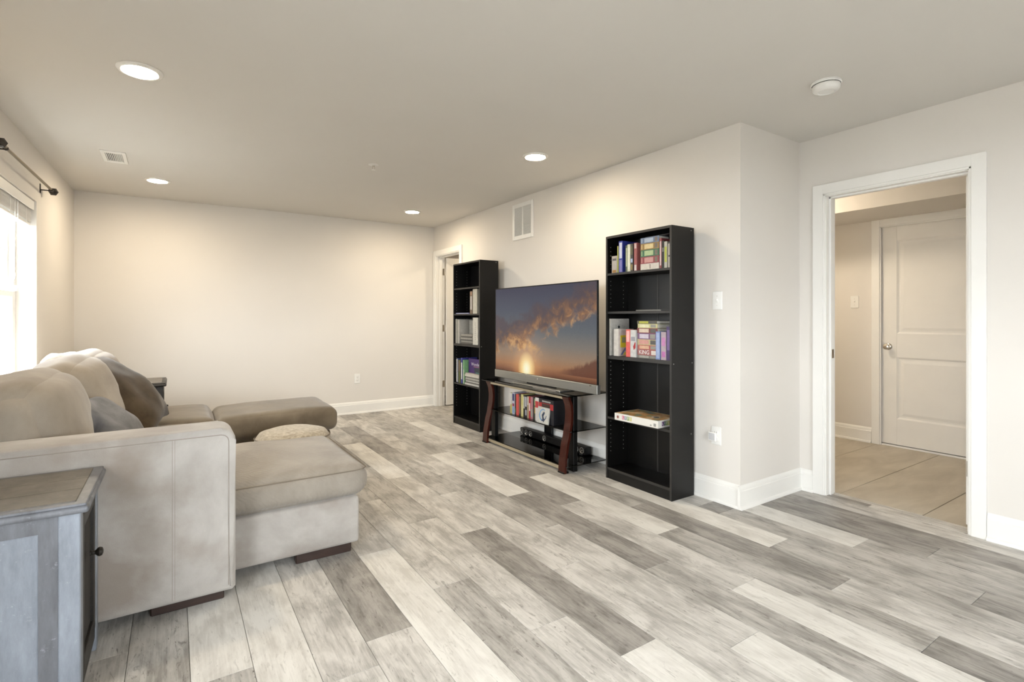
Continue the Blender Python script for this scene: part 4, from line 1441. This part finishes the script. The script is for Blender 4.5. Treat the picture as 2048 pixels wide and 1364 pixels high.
def screen_mat():
    m, nt, N, L, P = base_mat('sunset_screen')
    P.inputs['Base Color'].default_value = (.01, .01, .01, 1)
    P.inputs['Roughness'].default_value = 0.25
    P.inputs['Specular IOR Level'].default_value = 0.25
    uv = N.new('ShaderNodeUVMap')
    sx = N.new('ShaderNodeSeparateXYZ')
    L.new(uv.outputs[0], sx.inputs[0])
    U, V = sx.outputs[0], sx.outputs[1]

    def math_(op, a, b=None, c=None, clamp=False):
        n = N.new('ShaderNodeMath')
        n.operation = op
        n.use_clamp = clamp
        for i, v in enumerate((a, b, c)):
            if v is None:
                continue
            if isinstance(v, (int, float)):
                n.inputs[i].default_value = v
            else:
                L.new(v, n.inputs[i])
        return n.outputs[0]

    def ramp(fac, stops):
        r = N.new('ShaderNodeValToRGB')
        E = r.color_ramp.elements
        E[0].position, E[0].color = stops[0][0], (*stops[0][1], 1)
        E[1].position, E[1].color = stops[-1][0], (*stops[-1][1], 1)
        for p_, c_ in stops[1:-1]:
            e = E.new(p_)
            e.color = (*c_, 1)
        L.new(fac, r.inputs['Fac'])
        return r.outputs['Color']

    def mix(f, a, b, mode='MIX'):
        n = N.new('ShaderNodeMix')
        n.data_type = 'RGBA'
        n.blend_type = mode
        if isinstance(f, (int, float)):
            n.inputs['Factor'].default_value = f
        else:
            L.new(f, n.inputs['Factor'])
        for nm, v in (('A', a), ('B', b)):
            if isinstance(v, tuple):
                n.inputs[nm].default_value = (*v, 1)
            else:
                L.new(v, n.inputs[nm])
        return n.outputs['Result']

    def gray(fac, a, b):
        return ramp(fac, [(a, (0, 0, 0)), (b, (1, 1, 1))])
    sky = ramp(V, [(0.0, srgb(88, 48, 30)), (.04, srgb(128, 82, 56)), (.10, srgb(160, 112, 76)), (.2, srgb(150, 122, 98)), (.33, srgb(124, 116, 108)),
                   (.5, srgb(92, 98, 104)), (.75, srgb(70, 76, 92)), (1.0, srgb(54, 56, 78))])
    # noise in picture space
    mp = N.new('ShaderNodeMapping')
    mp.inputs['Scale'].default_value = (1.78, 1.0, 1)
    mp.inputs['Rotation'].default_value = (0, 0, -.35)
    L.new(uv.outputs[0], mp.inputs['Vector'])

    def noise(sc, det, rough, dist=0.0, off=0):
        n = N.new('ShaderNodeTexNoise')
        n.inputs['Scale'].default_value = sc
        n.inputs['Detail'].default_value = det
        n.inputs['Roughness'].default_value = rough
        n.inputs['Distortion'].default_value = dist
        a = N.new('ShaderNodeVectorMath')
        a.inputs[1].default_value = (off, off * .7, off * .3)
        L.new(mp.outputs[0], a.inputs[0])
        L.new(a.outputs[0], n.inputs['Vector'])
        return n.outputs['Fac']
    n1 = noise(3.4, 10, .64, .6, 3.1)
    n2 = noise(9.0, 8, .62, .8, 7.7)
    n3 = noise(2.2, 4, .5, .2, 1.3)
    # cloud belt rising from lower left to upper right
    centre = math_('MULTIPLY_ADD', U, .52, .36)
    dist = math_('ABSOLUTE', math_('SUBTRACT', V, centre))
    belt_b = math_('SUBTRACT', 1.0, math_('DIVIDE', dist, .36), clamp=True)
    # second arm falling from the left edge toward the sun
    arm_c = math_('MULTIPLY_ADD', U, -.52, .54)
    arm_d = math_('ABSOLUTE', math_('SUBTRACT', V, arm_c))
    arm_m = math_('MULTIPLY', math_('SUBTRACT', 1.0, math_('DIVIDE', arm_d, .24), clamp=True),
                  math_('SUBTRACT', 1.0, math_('MULTIPLY', U, 1.35), clamp=True))
    belt = math_('MAXIMUM', belt_b, math_('MULTIPLY', arm_m, 1.7))
    edge = math_('MULTIPLY', belt, .60)
    cl = math_('ADD', n1, math_('SUBTRACT', edge, .29))
    cloud = gray(cl, .50, .66)
    shade = ramp(math_('ADD', math_('MULTIPLY', n2, .75), math_('MULTIPLY', math_('SUBTRACT', centre, V), .9)),
                 [(.28, srgb(76, 64, 72)), (.40, srgb(104, 76, 64)), (.50, srgb(148, 104, 68)), (.62, srgb(206, 158, 104))])
    c = mix(math_('MULTIPLY', cloud, .88), sky, shade)
    # low dark cloud bank at right
    bank = math_('SUBTRACT', math_('ADD', math_('MULTIPLY', U, .42), math_('MULTIPLY', n1, .30)), math_('ADD', V, .30))
    b1 = math_('MULTIPLY', gray(bank, .02, .06), math_('GREATER_THAN', V, .055))
    b2 = math_('MULTIPLY', b1, gray(U, .66, .80))
    c = mix(math_('MULTIPLY', b2, .85), c, srgb(92, 50, 38))
    # sun glow
    du = math_('MULTIPLY', math_('SUBTRACT', U, .365), 1.78)
    dv = math_('MULTIPLY', math_('SUBTRACT', V, .055), .82)
    rr = math_('SQRT', math_('ADD', math_('MULTIPLY', du, du), math_('MULTIPLY', dv, dv)))
    glow = ramp(rr, [(0.0, srgb(255, 250, 225)), (.045, srgb(255, 244, 196)), (.09, srgb(246, 206, 136)), (.17, srgb(150, 100, 58)), (.30, srgb(72, 48, 32)), (.48, (0, 0, 0))])
    c = mix(1.0, c, glow, 'SCREEN')
    L.new(c, P.inputs['Emission Color'])
    P.inputs['Emission Strength'].default_value = 0.33
    return m


me = bpy.data.meshes.new('screen')
x_ = TX - .0004
ya, yb, za, zb = TY1 - bw, TY0 + bw, TZ0 + .074, TZ1 - bw
ox, oy, oz = tv['_o']
me.from_pydata([(x_ - ox, ya - oy, za - oz), (x_ - ox, yb - oy, za - oz), (x_ - ox, yb - oy, zb - oz), (x_ - ox, ya - oy, zb - oz),
                (x_ + .003 - ox, ya - oy, za - oz), (x_ + .003 - ox, yb - oy, za - oz), (x_ + .003 - ox, yb - oy, zb - oz), (x_ + .003 - ox, ya - oy, zb - oz)],
               [], [(0, 1, 2, 3), (5, 4, 7, 6), (0, 4, 5, 1), (1, 5, 6, 2), (2, 6, 7, 3), (3, 7, 4, 0)])
ul = me.uv_layers.new(name='UVMap')
uvs = {0: (0, 0), 1: (1, 0), 2: (1, 1), 3: (0, 1), 4: (0, 0), 5: (1, 0), 6: (1, 1), 7: (0, 1)}
for lp in me.loops:
    ul.data[lp.index].uv = uvs[lp.vertex_index]
me.materials.append(screen_mat())
scr = bpy.data.objects.new('screen', me)
C.objects.link(scr)
scr.parent = tv
scr['label'] = 'glowing picture of clouds lit by a low sun'

# ---- sound bar with exposed drivers
sbx = empty('sound_bar', (2.89, 3.73, GBZ))
tag(sbx, 'long black sound bar with exposed drivers on the bottom glass', 'sound bar')
G().box(2.855, 2.925, 3.235, 4.20, GBZ + .006, GBZ + .072, bev=.008, seg=2).obj('housing', M_BLACK, sbx)
M_CONE = mat('speaker_cone', (0.22, 0.21, 0.19), rough=.3, metal=.5, var=.1)
for yy in (4.16, 4.09, 4.02, 3.80, 3.42, 3.35, 3.28):
    G().lathe([(.026, .0), (.027, .003), (.023, .004), (.012, -.004), (.008, .001), (0, .003)], (2.8545, yy, GBZ + .039), (-1, 0, 0), seg=20).obj('driver', M_CONE, sbx, smooth=True)
for yy in (3.30, 4.14):
    G().box(2.86, 2.92, yy - .02, yy + .02, GBZ + .0004, GBZ + .008).obj('rubber_foot', M_DARKSLOT, sbx)

# ---- disc cases on the middle glass
GD = 'disc cases on the middle glass shelf'
xd = 2.605
z = GMZ
cases = [(3.995, 3.965, .190, (190, 180, 120), [(.45, .98, (214, 214, 222)), (.02, .4, (190, 176, 96))], 'white and yellow disc case at the left end of the row'),
         (3.963, 3.920, .195, (190, 190, 205), [(.62, .95, (52, 56, 110)), (.05, .34, (130, 160, 196)), (.36, .5, (150, 60, 90))], 'blue and white disc case second from the left'),
         (3.918, 3.897, .186, (34, 34, 40), [(.1, .3, (60, 110, 80))], 'narrow dark disc case left of the red one'),
         (3.896, 3.852, .190, (206, 82, 74), [], 'plain coral red disc case'),
         (3.851, 3.820, .192, (58, 48, 40), [(.1, .9, (120, 100, 80))], 'dark brown disc case right of the red one'),
         (3.816, 3.782, .198, (206, 198, 130), [(.1, .5, (214, 206, 150))], 'pale yellow disc case in the row'),
         (3.780, 3.757, .192, (40, 36, 36), [(.4, .95, (206, 204, 196))], 'black disc case with white top half'),
         (3.755, 3.724, .192, (40, 40, 44), [(.5, .95, (196, 196, 200)), (.1, .35, (170, 170, 176))], 'dark disc case with grey lettering'),
         (3.721, 3.696, .192, (170, 150, 120), [(.6, .95, (206, 200, 190))], 'tan disc case left of the red and white one'),
         (3.695, 3.671, .193, (176, 44, 52), [(.35, .7, (226, 200, 196))], 'red and white disc case in the row'),
         (3.668, 3.634, .194, (176, 120, 128), [(.1, .45, (150, 160, 150))], 'dusty pink disc case in the row'),
         (3.631, 3.616, .193, (30, 44, 34), [], 'thin dark green disc case'),
         (3.614, 3.590, .193, (72, 72, 62), [(.3, .6, (190, 150, 84)), (.65, .95, (170, 180, 130))], 'grey-green disc case left of the box set')]
for y1_, y0_, h, col, bands, lab in cases:
    book(lab, xd, xd + .135, y0_, y1_, z, z + h, col, bands=bands, name='disc_case', cat='disc case', group=GD, pages=False)
bs = book('boxed set with black and red front at the row end', xd - .01, xd + .16, 3.330, 3.584, z, z + .202, (26, 26, 32), name='boxed_set', cat='box', group=GD, pages=False)
G().box(xd - .0108, xd - .0098, 3.533, 3.583, z + .001, z + .201).obj('white_spine', cmat((214, 210, 206)), bs)
G().box(xd - .0114, xd - .0106, 3.536, 3.582, z + .115, z + .170).obj('red_label', cmat((190, 60, 64)), bs)
G().box(xd - .0106, xd - .0098, 3.334, 3.530, z + .120, z + .168).obj('red_band', cmat((176, 42, 44)), bs)
G().box(xd - .0112, xd - .0104, 3.378, 3.488, z + .122, z + .164).obj('band_picture', cmat((60, 40, 36)), bs)
g = G()
for k in range(7):
    g.box(xd - .0110, xd - .0100, 3.372 + k * .017, 3.372 + k * .017 + .011, z + .176, z + .188)
g.obj('title_print', cmat((196, 194, 190)), bs)
EM = Matrix.Translation((xd - .035, 3.454, z + .0005)) @ Matrix.Rotation(math.radians(7), 4, 'Y')
em = empty('emblem_disc_case', (xd - .035, 3.454, z))
tag(em, 'white disc case with a blue ring emblem leaning on the boxed set', 'disc case', GD)
G().box(0, .014, -.078, .078, 0, .135, bev=.001).obj('case_body', cmat((206, 204, 196)), em, M=EM)
g = G()
n = 26
for k in range(n):
    a0, a1 = math.radians(60 + 300 * k / n), math.radians(60 + 300 * (k + 1) / n)
    w = .006 + .006 * math.sin(math.pi * k / n)
    R1, R0 = .050, .050 - w
    q = lambda r, a: (-r * math.cos(a), .070 + r * 1.0 * math.sin(a))
    g.prism([q(R0, a0), q(R1, a0), q(R1, a1), q(R0, a1)], 'x', -.0006, .0001, m=0 if k < n * .62 else 1)
g.obj('emblem_ring', [cmat((108, 156, 204)), cmat((40, 62, 104))], em, M=EM)
G().prism([(-.020, .012), (-.010, .020), (.0, .030), (.006, .050), (.014, .070), (.002, .085), (-.012, .100), (-.024, .092), (-.020, .078), (-.010, .062),
           (-.018, .045), (-.030, .035)], 'x', -.0008, .0001).obj('emblem_figure', cmat((44, 58, 84)), em, M=EM)

# ================================================================ sectional sofa
sf = empty('sectional_sofa', (-.30, 3.75, 0))
tag(sf, 'beige suede sectional sofa with a chaise at its near end', 'sofa')
XW = lambda y: -.807 - (6.45 - y) * .0208
AY0, AY1 = 2.472, 2.675
# base frame
G().box(-.82, .14, AY1 - .02, 5.08, .06, .30, bev=.02, seg=3).obj('sofa_base', M_SUEDE, sf, smooth=True)
# near arm with flat side and rounded corner edges
g = G()
R_ = .055
ax1, az1 = .222, .742
prof = [(-.84, .052), (ax1 - .012, .052), (ax1, .064)]
for k in range(7):
    a = math.radians(90 * k / 6)
    prof.append((ax1 - R_ + R_ * math.cos(a), az1 - R_ + R_ * math.sin(a)))
prof += [(-.84, az1)]
t = bmesh.new()
A = [t.verts.new((x, AY0, z_)) for x, z_ in prof]
B = [t.verts.new((x, AY1, z_)) for x, z_ in prof]
t.faces.new(A)
t.faces.new(B[::-1])
for i in range(len(prof)):
    t.faces.new([A[i], B[i], B[(i + 1) % len(prof)], A[(i + 1) % len(prof)]])
side_edges = [e for e in t.edges if abs(e.verts[0].co.y - e.verts[1].co.y) < 1e-6]
bmesh.ops.bevel(t, geom=side_edges, offset=.022, segments=4, profile=.5, affect='EDGES')
g.merge(t)
arm = g.obj('arm', M_SUEDE_ARM, sf, smooth=True, ang=60)
G().tube([(-.83, AY0 + .001, az1 - .030)] + [(ax1 - R_ + (R_ - .027) * math.cos(math.radians(a)), AY0 + .0005, az1 - R_ + (R_ - .027) * math.sin(math.radians(a))) for a in (90, 60, 30, 0)]
         + [(ax1 - .027, AY0 + .0005, .08)], .0022, seg=6).obj('piping', M_SEAM2, arm)
# vertical seam on the arm side
G().box(-.005, -.003, AY0 - .0008, AY0 + .001, .07, az1 - .03).box(.004, .0055, AY0 - .0008, AY0 + .001, .07, az1 - .03).obj('seam', M_SEAM2, arm)
# back frame
G().cushion((-.755, 3.86, .43), (.15, 2.46, .66), .05, n=9).obj('back_frame', M_SUEDE, sf, smooth=True, ang=60)
# chaise base + seat
G().box(-.55, .802, 2.650, 3.500, .052, .288, bev=.018, seg=3).obj('chaise_base', M_SUEDE_ARM, sf, smooth=True)
M_SUEDE_R = fabric_mat('ribbed_beige_suede', srgb(136, 128, 118), srgb(166, 158, 147), ridges=True, bump=.25)
cc = G().cushion((.16, 3.085, .362), (1.390, .865, .164), .072, bulge=(.018, .008, .052), n=24, rough=.006, rs=5, seed=2).obj('chaise_cushion', M_SUEDE_R, sf, smooth=True, ang=80)
G().tube([(-.3, 2.6535, .418), (.2, 2.6530, .420), (.78, 2.6535, .421), (.822, 2.664, .421), (.8495, 2.70, .421), (.8495, 3.46, .421)], .0028, seg=6).obj('piping', M_SEAM, cc)
# middle and far seat
G().cushion((-.15, 3.895, .385), (.68, .74, .17), .055, bulge=(.01, 0, .03), n=15, rough=.005, rs=5, seed=5).obj('seat_cushion', M_SUEDE, sf, smooth=True, ang=80)
G().box(-.55, .235, 4.28, 5.08, .06, .30, bev=.02, seg=3).obj('far_seat_base', M_SUEDE, sf, smooth=True)
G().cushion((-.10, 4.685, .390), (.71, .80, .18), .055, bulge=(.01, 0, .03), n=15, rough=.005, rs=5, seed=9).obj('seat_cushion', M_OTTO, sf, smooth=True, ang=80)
# loose back cushions
for i, (cy, w, hh, tilt, cx) in enumerate(((3.085, .80, .54, 16, -.525), (3.885, .80, .57, 22, -.465), (4.68, .78, .54, 18, -.50))):
    Mr = Matrix.Rotation(math.radians(-tilt), 4, 'Y')

    def fn(q, p, i=i):
        # full belly, slumped top edge
        q.x += .05 * (1 - p.y ** 2) * max(0, p.z) * (1 if p.x > 0 else -.3)
        q.z -= .035 * p.y ** 2 * max(0, p.z)
        return q
    G().cushion((cx, cy, .685), (.27, w, hh), .11, bulge=(.075, .02, .02), n=17, rough=.016, rs=4.2, seed=20 + i * 7, M=Mr, fn=fn) \
        .obj('back_cushion', M_SUEDE, sf, smooth=True, ang=80)
# feet
for (a, b, y0, y1) in ((-.078, .182, 2.530, 2.60), (.50, .768, 2.680, 2.74), (-.75, -.6, 2.53, 2.6), (.5, .768, 3.38, 3.46), (-.75, -.6, 4.9, 5.0), (.05, .2, 4.95, 5.03)):
    G().box(a, b, y0, y1, 0, .062, bev=.004).obj('foot', M_LEG, sf)

# ---- long ottoman at the far end
ot = empty('ottoman', (.69, 4.60, 0))
tag(ot, 'long brown suede ottoman pushed against the far seat', 'ottoman')
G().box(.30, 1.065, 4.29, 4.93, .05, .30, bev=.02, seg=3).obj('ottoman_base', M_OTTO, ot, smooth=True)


def arch(q, p):
    q.z += -.012 * max(0, p.x) ** 4 + .010 * p.x
    return q


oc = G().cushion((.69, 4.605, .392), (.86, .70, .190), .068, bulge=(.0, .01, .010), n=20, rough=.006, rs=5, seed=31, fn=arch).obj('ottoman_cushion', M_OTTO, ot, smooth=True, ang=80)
for x in (.36, .96):
    for y in (4.34, 4.82):
        G().box(x, x + .06, y, y + .06, 0, .055, bev=.004).obj('foot', M_LEG, ot)
# ---- round pouf between chaise and ottoman
pf = empty('pouf', (.685, 3.775, 0))
tag(pf, 'round tweed pouf between the chaise and the ottoman', 'pouf')
G().lathe([(0, 0), (.20, 0), (.235, .03), (.245, .12), (.245, .33), (.238, .39), (.212, .425), (.14, .446), (0, .455)], (.685, 3.775, .002), seg=40).obj('pouf_body', M_POUF, pf, smooth=True, ang=70)
G().lathe([(.2385, .392), (.243, .397), (.2385, .402)], (.685, 3.775, .002), seg=40).obj('welt', M_SEAM, pf, smooth=True)

# ---- throw pillows and cloth


def orient(loc, u, v):
    u = Vector(u).normalized()
    n_ = u.cross(Vector(v)).normalized()
    v = n_.cross(u)
    return Matrix(((u.x, v.x, n_.x, loc[0]), (u.y, v.y, n_.y, loc[1]), (u.z, v.z, n_.z, loc[2]), (0, 0, 0, 1)))


bp_ = empty('throw_pillow', (-.2, 4.12, .47))
tag(bp_, 'dark brown plush pillow leaning on the back cushions', 'pillow')


def slump(q, p):
    q.z += .05 * (1 - p.x ** 2) * p.y
    return q


G().pillow(.58, .54, .21, orient((-.268, 4.03, .715), (.70, -.04, -.71), (.06, .98, .14)), seed=3, rough=.018, fn=slump).obj('pillow_body', M_BROWN, bp_, smooth=True, ang=90)
dn = empty('throw_pillow', (-.23, 3.36, .47))
tag(dn, 'grey-blue cotton pillow slumped beside the near arm', 'pillow')
dpo = G().pillow(.42, .44, .17, orient((-.275, 3.36, .640), (.66, -.18, -.72), (.20, .97, -.05)), seed=11, rough=.020).obj('pillow_body', M_DENIM, dn, smooth=True, ang=90)
cl = empty('folded_cloth', (-.56, 4.20, .93))
tag(cl, 'pale crumpled cloth on top of the sofa back', 'cloth')
G().cushion((-.555, 4.22, .928), (.20, .30, .07), .03, bulge=(0, 0, .02), n=17, rough=.03, rs=9, seed=41).obj('cloth_folds', M_CLOTH, cl, smooth=True, ang=90)

# ================================================================ end tables


def end_table(label, x0, x1, y0, y1, zt, face, top, side, detail, frame):
    r = empty('end_table', ((x0 + x1) / 2, (y0 + y1) / 2, 0))
    tag(r, label, 'end table', 'matching wooden end tables')
    o = .022
    # moulded top: border frame with inset boards
    g = G()
    zt0 = zt - .034
    g.box(x0 - o, x1 + o, y0 - o, y1 + o, zt0, zt - .012, bev=.009, seg=3)
    g.box(x0 - o + .006, x1 + o - .006, y0 - o + .006, y1 + o - .006, zt - .014, zt - .004, bev=.004, seg=2)
    tp = g.obj('table_top', frame, r, smooth=True, ang=50)
    g = G()
    bx0, bx1, by0, by1 = x0 + .012, x1 - .012, y0 + .012, y1 - .012
    nb = 3
    for k in range(nb):
        a = by0 + (by1 - by0) * k / nb
        b = by0 + (by1 - by0) * (k + 1) / nb
        G().box(bx0, bx1, a + .0012, b - .0012, zt - .006, zt, bev=.0012).obj('top_board', top, tp)
    # corner posts
    p = .052
    for a in (x0, x1 - p):
        for b in (y0, y1 - p):
            G().box(a, a + p, b, b + p, 0, zt0, bev=.003).obj('corner_post', face, r)
    # front (-y) and back panels
    for yy in (y0 + .008, y1 - .026):
        g = G()
        g.box(x0 + p, x1 - p, yy, yy + .018, zt0 - .050, zt0).box(x0 + p, x1 - p, yy, yy + .018, .07, .13)
        g.box(x0 + p, x0 + p + .045, yy, yy + .018, .13, zt0 - .05).box(x1 - p - .045, x1 - p, yy, yy + .018, .13, zt0 - .05)
        g.obj('panel_frame', frame, r)
        g = G().box(x0 + p + .045, x1 - p - .045, yy + .010, yy + .016, .13, zt0 - .05)
        g.obj('recessed_panel', face, r)
    # -x side solid
    G().box(x0 + .006, x0 + .024, y0 + p, y1 - p, .07, zt0).obj('side_panel', side, r)
    # +x side: door with woven mesh and knob
    xx = x1 - .022
    G().box(xx, xx + .018, y0 + p, y1 - p, zt0 - .030, zt0).obj('door_rail', side, r)
    G().box(xx, xx + .018, y0 + p, y1 - p, .05, .085).obj('door_rail', side, r)
    d0, d1, e0, e1 = y0 + p + .003, y1 - p - .003, .088, zt0 - .033
    g = G()
    s = .045
    g.box(xx + .002, xx + .020, d0, d0 + s, e0, e1, bev=.002).box(xx + .002, xx + .020, d1 - s, d1, e0, e1, bev=.002)
    g.box(xx + .002, xx + .020, d0 + s, d1 - s, e0, e0 + s, bev=.002).box(xx + .002, xx + .020, d0 + s, d1 - s, e1 - s, e1, bev=.002)
    dr = g.obj('door', side, r)
    G().box(xx + .001, xx + .004, d0 + s, d1 - s, e0 + s, e1 - s).obj('door_back', M_DARKSLOT, dr)
    if detail:
        g = G()
        ly, lz = d1 - d0 - 2 * s, e1 - e0 - 2 * s
        st = .016
        k = -lz
        while k < ly:
            for sgn in (1, -1):
                # clipped diagonal strand
                y_a, y_b = max(0, k), min(ly, k + lz)
                if y_b - y_a > .004:
                    z_a, z_b = y_a - k, y_b - k
                    if sgn < 0:
                        z_a, z_b = lz - z_a, lz - z_b
                    g.cyl((xx + .008 + .001 * sgn, d0 + s + y_a, e0 + s + z_a), (xx + .008 + .001 * sgn, d0 + s + y_b, e0 + s + z_b), .0022, seg=5)
            k += st
        g.obj('mesh_panel', M_TDARK, dr)
    ky_, kz_ = (d0 + d1) / 2 + (d1 - d0) / 2 - .022, .41
    G().lathe([(.010, 0), (.010, .004), (.0065, .007), (.0065, .014), (.013, .020), (.0155, .026), (.013, .033), (.006, .036), (0, .036)],
              (xx + .020, (y0 + y1) / 2 + .012, kz_), (1, 0, 0), seg=20).obj('knob', M_IRON, dr, smooth=True)
    return r


end_table('distressed grey end table, bluish daylight painted on, in front of the sofa arm', -.84, -.234, 2.012, 2.440, .655, M_TDAYLIT, M_TTOP, M_TDARK, True, M_TRAIL)
end_table('dark end table beyond the far end of the sofa', -.69, -.072, 5.32, 5.80, .652, M_TDARK, M_TTOP, M_TDARK, False, M_TDARK)

# drop the helper property
for o in bpy.data.objects:
    if '_o' in o.keys():
        del o['_o']
